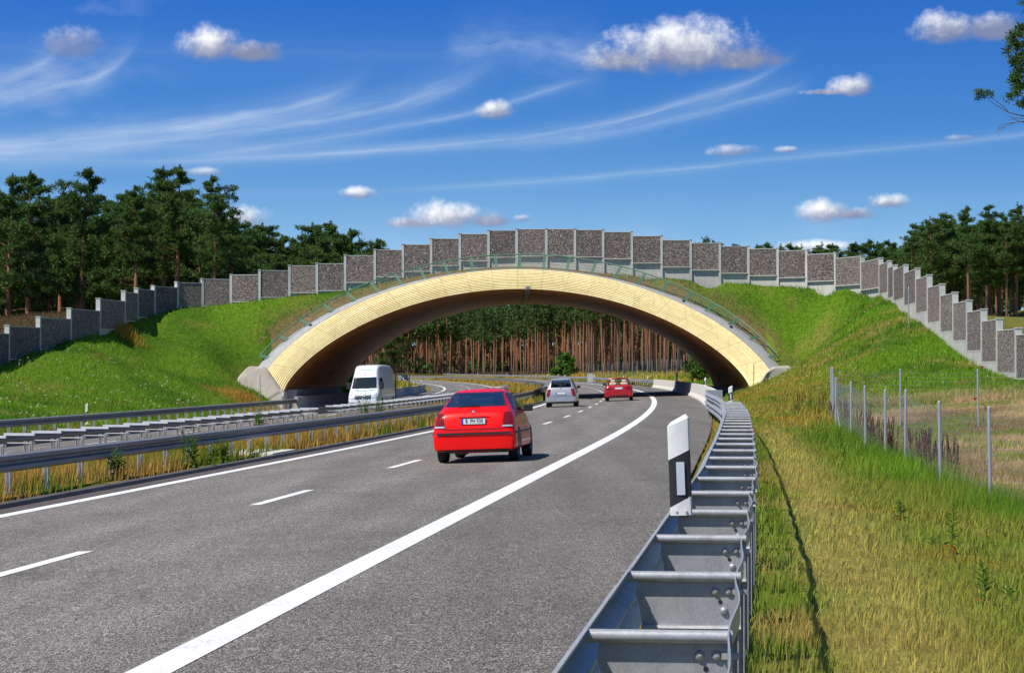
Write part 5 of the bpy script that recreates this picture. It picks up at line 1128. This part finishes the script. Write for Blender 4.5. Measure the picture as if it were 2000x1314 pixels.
# ---------------------------------------------------------------- grasses
def blades(name, X, Y, H, W, label, seed, lean_=.35, tint=None, bend=True, lift=0.0, jit=.28, tipc=None, cat='grass', Z=None):
    r = np.random.default_rng(seed); n = len(X); Z = terrain(X, Y, False) + lift if Z is None else Z
    c = cover(X, Y) if tint is None else tint; c = c * 1.22 * r.uniform(1 - jit, 1 + jit, (n, 1)) * r.uniform(.92, 1.08, (n, 3))
    a = r.uniform(0, 6.283, n); l = np.abs(r.normal(0, lean_, n)) * H; dx, dy = np.cos(a) * l + .12 * H, np.sin(a) * l; b = r.uniform(0, 6.283, n); wx, wy = np.cos(b) * W / 2, np.sin(b) * W / 2
    P0 = np.stack([X - wx, Y - wy, Z - .02], 1); P1 = np.stack([X + wx, Y + wy, Z - .02], 1)
    if bend:
        m0 = np.stack([X + dx * .35 - wx * .8, Y + dy * .35 - wy * .8, Z + H * .6], 1); m1 = np.stack([X + dx * .35 + wx * .8, Y + dy * .35 + wy * .8, Z + H * .6], 1); T = np.stack([X + dx, Y + dy, Z + H], 1)
        V = np.stack([P0, P1, m1, T, m0], 1).reshape(-1, 3); i = np.arange(n) * 5; Fq = np.concatenate([np.stack([i, i + 1, i + 2, i + 4], 1), np.stack([i + 4, i + 2, i + 3, i + 3], 1)])
        tri = np.concatenate([np.stack([i, i + 1, i + 2], 1), np.stack([i, i + 2, i + 4], 1), np.stack([i + 4, i + 2, i + 3], 1)]); cc = np.repeat(c, 5, 0)
        if tipc is not None: k = r.random(n) < .5; cc[3::5][k] = tipc; cc[3::5] = np.where(k[:, None], np.array(tipc), cc[3::5])
    else:
        T = np.stack([X + dx, Y + dy, Z + H], 1); V = np.stack([P0, P1, T], 1).reshape(-1, 3); tri = np.arange(n * 3).reshape(-1, 3); cc = np.repeat(c, 3, 0)
    o = tri_mesh(name, V, tri, M['blades'], {'cover': cc}); tag(o, label, cat, kind='stuff'); return o
def scatter(n, x0, x1, y0, y1, keep, seed, ypow=1.0):
    r = np.random.default_rng(seed); X = r.uniform(x0, x1, n); u = r.random(n); Y = y0 + (y1 - y0) * u ** ypow; k = keep(X, Y, r.random(n)); return X[k], Y[k]
LAT = lambda X, Y: xr(Y) - X
def on_slope(X, Y):
    xp = np.abs(X - AX - ASL * (Y - AY)); return ~((xp < HALF_OUT + .2) & (Y > AY - 1.0))
def inview(X, Y): return np.abs(X) < Y * .2353 + 1.2
# near verge: short hay close to the rail, taller mixed grass beyond
X, Y = scatter(430000, -.5, 14, 5.2, 34, lambda X, Y, u: (LAT(X, Y) < -3.32) & inview(X, Y) & (u < 3.0 / (1 + .028 * Y * Y)) , 1, 1.35)
lat = LAT(X, Y); q = np.random.default_rng(2).random(len(X)); h = np.where(-lat < 4.05, .11, np.where(-lat < 4.8, .05, .085)) * (.5 + q) * (1 + .5 * sstep(7, 9, -lat)); fx = X - fence_x(Y); h = h * (1 + 1.2 * sstep(-2.2, -.6, fx)) * (1 - .55 * sstep(.6, 1.4, fx))
w = .0032 + .00055 * np.maximum(Y - 6, 0); blades('grass', X, Y, h, w, 'dry and green grass of the verge right beside the near guard rail', 3, .45)
X, Y = scatter(260000, 2, 22, 30, 92, lambda X, Y, u: (LAT(X, Y) < -3.35) & inview(X, Y) & (u < 1700 / (Y * Y)), 4, 1.2)
lat = LAT(X, Y); fx = X - fence_x(Y); q = np.random.default_rng(5).random(len(X)); keep = ~((fx > .7) & (Y > 34) & (np.random.default_rng(6).random(len(X)) < .72)); X, Y, lat, fx, q = X[keep], Y[keep], lat[keep], fx[keep], q[keep]
h = .17 * (.4 + q) * np.where(-lat < 6.0, .55, 1) * (1 + 1.6 * sstep(-2.4, -.6, fx) * sstep(1.5, .5, fx)); blades('grass', X, Y, h, .012 + .0006 * (Y - 30), 'mixed tall grass along the ditch and wire fence on the right', 7, .4, bend=False)
# strip between hard shoulder and rail
X, Y = scatter(30000, -4, 9, 6, 92, lambda X, Y, u: (LAT(X, Y) < -2.62) & (LAT(X, Y) > -3.5), 8, 1.3); blades('grass', X, Y, .10 * np.random.default_rng(1).uniform(.4, 1.5, len(X)), .008 + .0003 * Y, 'strip of yellow grass between the hard shoulder and the guard rail', 9, .4, bend=False)
# median
X, Y = scatter(150000, -14, 4, 24, 190, lambda X, Y, u: (LAT(X, Y) > 7.95) & (LAT(X, Y) < 14.0) & inview(X, Y) & (u < 90 / Y), 10, 1.1)
q = np.random.default_rng(11).random(len(X)); blades('grass', X, Y, .33 * (.45 + q), .010 + .0005 * (Y - 20).clip(0), 'tall golden dry grass growing in the median between the guard rails', 12, .22, bend=False)
# left slope
X, Y = scatter(260000, -42, -8, 48, 160, lambda X, Y, u: (LAT(X, Y) > 24.9) & on_slope(X, Y) & inview(X, Y) & (u < 75 / Y), 13)
q = np.random.default_rng(14).random(len(X)); blades('grass', X, Y, .19 * (.4 + q), .020 + .0002 * Y, 'lush green grass on the slope left of the arch', 15, .45, bend=False)
X, Y = scatter(260000, 8, 36, 88, 160, lambda X, Y, u: (LAT(X, Y) < -4.6) & on_slope(X, Y) & inview(X, Y) & (u < 80 / Y), 16)
q = np.random.default_rng(17).random(len(X)); blades('grass', X, Y, .19 * (.4 + q), .020 + .0002 * Y, 'patchy green and straw coloured grass on the slope right of the arch', 18, .45, bend=False)
def on_embankment(n, seed):
    P = EMB[0]; r = np.random.default_rng(seed); i = r.integers(2, 10, n); j = r.integers(0, P.shape[1] - 1, n); a, b = r.random((n, 1)), r.random((n, 1))
    q = (P[i, j] * (1 - a) + P[i + 1, j] * a) * (1 - b) + (P[i, j + 1] * (1 - a) + P[i + 1, j + 1] * a) * b; k = (np.abs(q[:, 0] - AX) > r.uniform(6, 9.5, n)) & (q[:, 1] < 160); return q[k]
q = on_embankment(13000, 19); blades('grass', q[:, 0], q[:, 1], .17 * np.random.default_rng(8).uniform(.4, 1.3, len(q)), .045, 'grass and dry tufts growing down to the collar of the arch', 28, .45, bend=False, Z=q[:, 2])
# golden verge beyond the bridge
X, Y = scatter(60000, -60, 50, 200, 560, lambda X, Y, u: ((LAT(X, Y) < -3.6) & (LAT(X, Y) > -26)) | ((LAT(X, Y) > 24.6) & (LAT(X, Y) < 44)) | ((LAT(X, Y) > 8.4) & (LAT(X, Y) < 13.8)), 20); blades('grass', X, Y, .45 * np.random.default_rng(2).uniform(.4, 1.4, len(X)), .10 + .0002 * Y, 'golden dry grass on the verges beyond the bridge', 21, .3, bend=False)
# dry tuft patches: orange stand by the left wall, arch feet
X, Y = scatter(9000, -29, -23.5, 143, 149.5, lambda X, Y, u: (np.hypot((X + 26.2) / 1.3, (Y - 147.2) / .7) < 1 + .4 * u) & (u < .55), 22); blades('grass', X, Y, .6 * np.random.default_rng(3).uniform(.4, 1.2, len(X)), .03, 'stand of tall orange dry grass at the foot of the left wall', 23, .2, tint=np.repeat(CD[None] * 1.15, len(X), 0), bend=False)
# white umbels on the left slope
X, Y = scatter(700, -36, -14, 55, 140, lambda X, Y, u: (LAT(X, Y) > 25.5) & inview(X, Y) & (fbm(X, Y, 7, 71) + .25 * u > .64), 24)
def flowers(name, X, Y, H, s, mat, label, seed):
    r = np.random.default_rng(seed); n = len(X); Z = terrain(X, Y, False) + H * r.uniform(.6, 1.2, n); V = []; k = 5
    for j in range(k):
        a = r.uniform(0, 6.28, n); o = r.normal(0, s, (n, 3)) * (1, 1, .5); c = np.stack([X, Y, Z], 1) + o; e = s * .55
        V.append(np.stack([c + np.stack([np.cos(a + q) * e, np.sin(a + q) * e, np.sin(q + a) * e * .5], 1) for q in (0, 1.57, 3.14, 4.71)], 1))
    V = np.concatenate(V).reshape(-1, 3); o = tri_mesh(name, V, np.arange(len(V)).reshape(-1, 4), M[mat]); tag(o, label, 'flowers', kind='stuff')
flowers('wildflowers', X, Y, .4, .035, 'petal_white', 'white umbel flowers scattered over the left slope', 25)
X, Y = scatter(110, 14, 24, 95, 150, lambda X, Y, u: (LAT(X, Y) < -6) & inview(X, Y) & on_slope(X, Y), 26); flowers('wildflowers', X, Y, .4, .03, 'petal_white', 'small white flowers scattered over the right slope', 27)
# ---------------------------------------------------------------- single weeds
def leaf_quad(mb, p, d, L, W):
    d = Vector(d).normalized(); s = d.cross(Vector((0, 0, 1))); s = s.normalized() if s.length > .01 else Vector((1, 0, 0)); p = Vector(p); mid = p + d * L * .5 + Vector((0, 0, L * .06)); mb.add([p, mid + s * W / 2, p + d * L - Vector((0, 0, L * .1)), mid - s * W / 2], [(0, 1, 2, 3)])
def weed(name, p, h, label, seed, red=True, leaves=34, W=.035, L=.13, branchy=False, group=None):
    r = random.Random(seed); p = Vector(p); root = empty(name, p); tag(root, label, 'weed', group); st = MB(); lf = MB(); rd = MB(); stems = [(p, h, (r.uniform(-.1, .1), r.uniform(-.1, .1)))]
    if branchy: stems += [(p + Vector((r.uniform(-.12, .12), r.uniform(-.12, .12), 0)), h * r.uniform(.55, .95), (r.uniform(-.35, .35), r.uniform(-.3, .3))) for _ in range(branchy)]
    for (b, hh, ln) in stems:
        tip = b + Vector((ln[0] * hh, ln[1] * hh, hh)); st.tube([b, b.lerp(tip, .5) + Vector((.01, 0, 0)), tip], [.007, .006, .003], 5, False)
        for k in range(leaves):
            t = (k + .5) / leaves; a = k * 2.4 + r.uniform(-.3, .3); q = b.lerp(tip, .05 + .95 * t); l = L * (1.15 - .75 * t) * r.uniform(.8, 1.2); d = (math.cos(a), math.sin(a), .55 - (.9 * (1 - t) if t < .25 else 0)); leaf_quad(rd if (red and t < .16) else lf, q, d, l, W * (1.1 - .5 * t))
    st.build('stem', M['leaf'], root); lf.build('leaves', M['leaf'], root)
    if rd.v: rd.build('dry_leaf', M['red_leaf'], root)
    return root
def gp(px, py, z=None):      # where a ray through this point of the picture meets the ground
    Y = 5.0
    while Y < 400:
        p = pw(px, py, Y)
        if p[2] < float(terrain(p[0], p[1], False)): return Vector(p)
        Y *= 1.004
    return Vector(pw(px, py, 60))
weed('evening_primrose', gp(1923, 1180), .36, 'upright leafy weed with reddish lower leaves in the grass at the lower right', 1)
weed('evening_primrose', gp(1855, 1080), .52, 'tallest leafy weed with yellow green tip standing left of the fence post', 2)
weed('evening_primrose', gp(1758, 1015), .26, 'small leafy weed left of the tallest one', 3)
weed('evening_primrose', gp(1822, 1070), .12, 'low leafy rosette beside the tallest weed', 4, False, 16)
weed('evening_primrose', gp(1868, 1010), .22, 'thin dark weed right of the tallest one', 5, False, 20); weed('evening_primrose', gp(1968, 1170), .10, 'small red leaved rosette near the right edge', 6, True, 12)
for k, (px, py, h, lab) in enumerate(((645, 915, 1.0, 'broad green weed bush among the rail posts in the median'), (232, 935, .6, 'green weed by the kerb near the left edge'), (690, 905, .55, 'green weed by the median kerb close to the red car'))):
    p = gp(px, py); lat = float(xr(p.y)) - p.x; weed('median_weed', rp(max(lat, 8.05), p.y, .05), h, lab, 20 + k, False, 26, .06, .2, 5)
for k, (lat, Y, h, lab) in enumerate(((12.6, 74, 1.15, 'slim green shoot rising over the double rail left of the van'), (12.3, 95, 1.5, 'bright green shoot in front of the right side of the van'), (12.2, 99, 1.35, 'second bright green shoot by the van, further right'), (11.5, 146, 1.0, 'yellow green weed in the median left of the silver car'), (11.0, 160, 1.0, 'weed at the bend of the median guard rails'))): weed('median_weed', rp(lat, Y, .03), h, lab, 40 + k, False, 30, .07, .22, 5)
# sorrel spikes along the fence
def sorrel():
    root = empty('sorrel', local=True); r = random.Random(3); st = MB(); sp = MB(); lf = MB()
    for k in range(4):
        b = Vector((r.uniform(-.12, .12), r.uniform(-.12, .12), -.05)); t = b + Vector((r.uniform(-.12, .12), r.uniform(-.12, .12), r.uniform(.7, 1.0))); st.tube([b, t], .006, 4, False); q = b.lerp(t, .62); sp.tube([q, q.lerp(t, .3), q.lerp(t, .75), t], [.006, .016, .013, .003], 6)
        for j in range(7): a = r.uniform(0, 6.28); u = q.lerp(t, r.random()); leaf_quad(sp, u, (math.cos(a), math.sin(a), .6), .06, .035); leaf_quad(lf, b.lerp(t, .06 * j), (math.cos(a), math.sin(a), .7), .2, .04)
    st.build('stem', M['sorrel'], root); sp.build('seed_spike', M['sorrel'], root); lf.build('leaves', M['leaf'], root); return root
pr = sorrel(); r_ = random.Random(9); n = 0
for k in range(46):
    px, py = (r_.uniform(1690, 1890), 0) if k < 34 else (r_.uniform(1555, 1690), 0)
    py = np.interp(px, [1555, 1640, 1700, 1760, 1830, 1890], [818, 828, 876, 902, 930, 955]) + r_.uniform(-16, 14); p = gp(px, py); o = pr if n == 0 else copy_tree(pr); n += 1
    o.location = p; o.rotation_euler = (0, 0, r_.uniform(0, 6.28)); s = r_.uniform(.75, 1.2); o.scale = (s, s, s); tag(o, 'dark red brown sorrel plant gone to seed along the game fence', 'weed', 'sorrel plants along the fence')
for px, py, lab in ((1918, 735, 'red poppy in the grass below the stepped wall'), (1904, 800, 'lone orange poppy in the grass beside the far fence post')):
    p = gp(px, py); root = empty('poppy', p); tag(root, lab, 'flower'); mb = MB(); mb.tube([p, p + Vector((0, 0, .35))], .006, 4, False); mb.build('stem', M['leaf'], root); mb = MB(); q = p + Vector((0, 0, .36))
    for k in range(6): a = k * 1.047; mb.add([q, q + Vector((math.cos(a) * .09, math.sin(a) * .09, .09)), q + Vector((math.cos(a + .9) * .12, math.sin(a + .9) * .12, .12)), q + Vector((math.cos(a + 1.5) * .07, math.sin(a + 1.5) * .07, .08))], [(0, 1, 2, 3)])
    mb.build('petals', M['petal_red'], root)
# green bush in front of the distant trunks
def bush(label, p, r0, h, seed):
    r = np.random.default_rng(seed); root = empty('bush', p); tag(root, label, 'bush'); C = []; RR = []; st = MB()
    for k in range(46):
        a = r.uniform(0, 6.28); q = r.random() ** .5; z = h * r.uniform(.1, 1); w = r0 * q * (1 - .6 * (z / h) ** 2); c = Vector(p) + Vector((math.cos(a) * w, math.sin(a) * w, z)); C.append(c); RR.append(r0 * .34); st.tube([Vector(p), c], [.04, .01], 3, False)
    st.build('stem', M['bark'], root); V, Fq = needle_clumps([tuple(c) for c in C], RR, 40, seed, .22); tri_mesh('foliage', V, Fq, M['leaf'], None, root)
bush('round light green bush in front of the pine trunks seen through the arch', (float((1103 - 1000) / F * 455), 455, float(terrain(11, 455))), 2.6, 4.6, 3)
bush('low green bush by the right inside foot of the arch', pw(1366, 742, 205), .9, 1.4, 4)
# ---------------------------------------------------------------- light, sky, camera
SUN_EL, SUN_FROM = 54.0, (-.80, -.60)         # the sun stands to the left and a little behind the camera
sx, sy = SUN_FROM; nrm = math.hypot(sx, sy); sv = Vector((sx / nrm * math.cos(R(SUN_EL)), sy / nrm * math.cos(R(SUN_EL)), math.sin(R(SUN_EL))))
ld = bpy.data.lights.new('sun', 'SUN'); ld.energy = 4.6; ld.angle = R(.53); ld.color = (1, .955, .88); lo = bpy.data.objects.new('sun', ld); COL.objects.link(lo); lo.rotation_euler = (-sv).to_track_quat('-Z', 'Y').to_euler(); lo.location = (-60, -40, 90)
w = bpy.data.worlds.new('World'); scene.world = w; w.use_nodes = True; t = NT(w); t.n.clear()
out = t.new('ShaderNodeOutputWorld'); bg = t.new('ShaderNodeBackground'); STR = .10; bg.inputs[1].default_value = STR; w.cycles.sampling_method = 'MANUAL'; w.cycles.sample_map_resolution = 256; t.l.new(bg.outputs[0], out.inputs[0])
g = t.new('ShaderNodeTexCoord').outputs['Generated']; sep = t.new('ShaderNodeSeparateXYZ'); t.put(sep.inputs[0], g); dx, dy, dz = sep.outputs
# the clear deep blue reaches down almost to the horizon on this dry day: the sky model is read higher up than it is shown
el = t.math('MAXIMUM', dz, 0.0); zz = t.math('ADD', t.math('MULTIPLY', el, 3.2), .22); cmb = t.new('ShaderNodeCombineXYZ'); t.put(cmb.inputs[0], dx); t.put(cmb.inputs[1], dy); t.put(cmb.inputs[2], zz)
nv = t.new('ShaderNodeVectorMath', operation='NORMALIZE'); t.put(nv.inputs[0], cmb.outputs[0])
sk = t.new('ShaderNodeTexSky', sky_type='NISHITA'); sk.sun_disc = False; sk.sun_elevation = R(SUN_EL); sk.sun_rotation = math.atan2(sx, sy); sk.air_density = 1.0; sk.dust_density = .2; sk.ozone_density = 3.0; t.put(sk.inputs[0], nv.outputs[0])
hs = t.new('ShaderNodeHueSaturation'); hs.inputs['Saturation'].default_value = 1.25; hs.inputs['Value'].default_value = 1.0; t.put(hs.inputs['Color'], sk.outputs[0])
tint = t.ramp(el, [(0, (4.3, 2.85, 1.8)), (.06, (3.3, 2.4, 1.75)), (.11, (1.45, 1.68, 1.75)), (.17, (.62, 1.16, 1.74)), (.40, (.85, .95, 1.05)), (.9, (.9, .92, .95))]); skyc = t.mix(1.0, hs.outputs[0], tint, 'MULTIPLY')
# angular map: U to the right, V up, in thousands of picture-sized steps (1 step = 1/4250 rad)
az = t.math('ARCTAN2', dx, dy); ela = t.math('ARCSINE', dz); U = t.math('MULTIPLY', az, 4.25); V = t.math('MULTIPLY', ela, 4.25)
uv = t.new('ShaderNodeCombineXYZ'); t.put(uv.inputs[0], U); t.put(uv.inputs[1], V); uvv = uv.outputs[0]
n1 = t.noise(uvv, 14, 7, .62); n2 = t.noise(uvv, 42, 5, .65); n3 = t.noise(t.scaled(uvv, (1, 1.9, 1)), 6, 5, .6)
def P2(px, py): return (px - 1000) / 1000, (726 - py) / 1000
col = skyc
# --- cirrus: long fibrous streaks
def streak(pts, width, strength, seed):
    global col
    q = [P2(*p) for p in pts]; u0, u1 = q[0][0], q[-1][0]; fc = t.new('ShaderNodeFloatCurve'); cv = fc.mapping.curves[0]; vmax = .75
    while len(cv.points) < len(q): cv.points.new(.5, .5)
    for pt, (a, b) in zip(cv.points, q): pt.location = ((a - u0) / (u1 - u0), b / vmax)
    fc.mapping.update(); un = t.mrange(U, u0, u1); t.put(fc.inputs['Value'], un)
    d = t.math('SUBTRACT', V, t.math('MULTIPLY', fc.outputs[0], vmax)); d = t.math('ADD', d, t.math('MULTIPLY', t.math('SUBTRACT', n1, .5), width * .9))
    e = t.math('POWER', 2.718, t.math('MULTIPLY', t.math('POWER', t.math('ABSOLUTE', t.math('DIVIDE', d, width)), 1.05), -1.0))
    cm = t.new('ShaderNodeCombineXYZ'); t.put(cm.inputs[0], t.math('MULTIPLY', un, 3.0)); t.put(cm.inputs[1], t.math('MULTIPLY', d, 26 / (width * 20 + .6))); cm.inputs[2].default_value = seed
    fib = t.mrange(t.noise(cm.outputs[0], 2.2, 4, .6), .28, .68, .30, 1.0)
    fade = t.math('MULTIPLY', t.mrange(un, 0, .22, .25, 1, True), t.mrange(un, 1.0, .86, 0, 1, True)); f = t.math('MULTIPLY', t.math('MULTIPLY', e, fib), t.math('MULTIPLY', fade, strength))
    col = t.mix(f, col, tuple(x / STR for x in (.58, .68, .80)))
streak([(-300, 312), (0, 300), (250, 268), (450, 240), (600, 208), (690, 172), (745, 120)], .015, .55, 1)
streak([(-200, 330), (100, 305), (300, 284), (500, 256), (700, 224), (850, 182), (930, 148), (1000, 80)], .017, .46, 2)
streak([(200, 330), (500, 312), (800, 290), (1000, 271), (1200, 240), (1350, 200), (1500, 150), (1590, 70)], .0085, .46, 3)
streak([(-300, 265), (0, 212), (100, 187), (200, 160), (255, 122), (290, 60)], .019, .46, 4)
streak([(700, 378), (1000, 359), (1300, 335), (1600, 307), (1900, 285), (2300, 240)], .006, .30, 5)
streak([(300, 322), (550, 288), (760, 252), (930, 220), (1060, 182), (1180, 150)], .007, .36, 6)
streak([(-300, 205), (0, 175), (60, 155), (110, 130), (150, 70)], .016, .36, 7)
streak([(850, 110), (960, 92), (1060, 98), (1200, 125)], .03, .30, 8)
streak([(950, 290), (1200, 260), (1400, 215), (1600, 165)], .012, .30, 9)
veil = t.math('MULTIPLY', t.mrange(n3, .50, .78), t.math('MULTIPLY', t.mrange(U, -.55, -1.0, 0, .35, True), t.mrange(V, .35, .6, 0, 1, True))); col = t.mix(veil, col, tuple(x / STR for x in (.55, .60, .74)))
low = t.math('MULTIPLY', t.mrange(n3, .40, .70), t.mrange(V, .36, .15, 0, .26, True)); col = t.mix(low, col, tuple(x / STR for x in (.60, .72, .86)))
# --- fair weather cumulus: billowed tops, flat greyer bases
def cumulus(px, py, rx, ry, dens=1.0, grey=0.0, lobes=(), flat=.62):
    global col
    fs = []; cu, cvv = P2(px, py); sh = None
    for (ox, oy, a, b) in ((0, 0, rx, ry),) + tuple(lobes):
        c0, c1 = P2(px + ox, py + oy); du = t.math('DIVIDE', t.math('SUBTRACT', U, c0), a / 1000); dv = t.math('SUBTRACT', V, c1)
        up = t.math('DIVIDE', t.math('MAXIMUM', dv, 0), b / 1000); dn = t.math('DIVIDE', t.math('MINIMUM', dv, 0), b * flat / 1000)
        r2 = t.math('ADD', t.math('MULTIPLY', du, du), t.math('ADD', t.math('MULTIPLY', up, up), t.math('MULTIPLY', dn, dn))); fs.append(t.math('SUBTRACT', 1.0, t.math('SQRT', r2)))
    f = fs[0]
    for q in fs[1:]: f = t.math('SMOOTH_MAX', f, q, .15)
    nn = t.math('ADD', t.math('MULTIPLY', t.math('SUBTRACT', n1, .5), 1.3), t.math('MULTIPLY', t.math('SUBTRACT', n2, .5), .5)); fn = t.math('ADD', f, nn)
    a = t.math('MULTIPLY', t.mrange(fn, -.04, .75, 0, 1, True), dens)
    hgt = t.math('DIVIDE', t.math('SUBTRACT', V, cvv), ry / 1000)
    lit = t.math('ADD', t.math('ADD', t.math('MULTIPLY', hgt, .95), t.math('MULTIPLY', t.math('SUBTRACT', n2, .5), .6)), t.math('ADD', t.math('MULTIPLY', t.math('SUBTRACT', n1, .5), 1.5), .40 - grey))
    lit = t.math('SUBTRACT', lit, t.math('MULTIPLY', t.math('DIVIDE', t.math('SUBTRACT', U, cu), rx / 1000), .22))
    c = t.ramp(lit, [(.0, tuple(x / STR for x in (.20, .23, .36))), (.35, tuple(x / STR for x in (.33, .36, .48))), (.7, tuple(x / STR for x in (.66, .68, .74))), (1, tuple(x / STR for x in (.93, .93, .93)))])
    col = t.mix(a, col, c)
cumulus(415, 103, 76, 50, 1, .04, ((75, 10, 75, 30),)); cumulus(1325, 112, 180, 70, 1, .10, ((-115, 14, 85, 40), (125, 12, 110, 36), (15, -18, 120, 62))); cumulus(1660, 180, 52, 28, .95, .05, ((-50, 9, 60, 9),)); cumulus(1835, 78, 70, 46, .92, .16, ((90, 4, 100, 40),))
cumulus(966, 220, 46, 26, .9, .08); cumulus(875, 425, 105, 40, .95, -.12, ((-70, 12, 80, 18), (80, 8, 60, 20))); cumulus(700, 380, 40, 18, .9, -.05); cumulus(1605, 420, 70, 34, .98, -.1, ((50, 4, 60, 18),)); cumulus(1730, 402, 48, 22, .95, -.08)
cumulus(475, 432, 55, 34, .9, -.1); cumulus(1432, 300, 64, 18, .6, .1); cumulus(1534, 298, 26, 10, .7, .05); cumulus(150, 105, 70, 44, .55, .42); cumulus(403, 343, 46, 13, .5, .1); cumulus(1580, 487, 120, 18, .85, -.1); cumulus(1870, 282, 36, 9, .4, .3); cumulus(1020, 428, 24, 12, .6, .05)
t.put(bg.inputs[0], col)

cd = bpy.data.cameras.new('camera'); cam = bpy.data.objects.new('camera', cd); COL.objects.link(cam); scene.camera = cam
cd.sensor_width = 36; cd.lens = F / 2000 * 36; cd.clip_start = .1; cd.clip_end = 9000
cam.location = (0, 0, HC); cam.rotation_euler = (R(90) + math.atan((YH - 657) / F), 0, 0)
scene.view_settings.view_transform = 'Standard'; scene.view_settings.look = 'None'; scene.view_settings.gamma = 1; scene.view_settings.exposure = 0.25
scene.render.engine = 'CYCLES'; c = scene.cycles; c.use_denoising = True; c.max_bounces = 6; c.diffuse_bounces = 3; c.glossy_bounces = 3; c.transmission_bounces = 4; c.transparent_max_bounces = 6; c.use_adaptive_sampling = True; c.adaptive_threshold = .02; c.caustics_reflective = False; c.caustics_refractive = False
try: c.denoiser = 'OPENIMAGEDENOISE'; c.denoising_prefilter = 'ACCURATE'
except Exception: pass
for o in list(bpy.data.objects):
    for k in ('_local', 'H'):
        if k in o: del o[k]
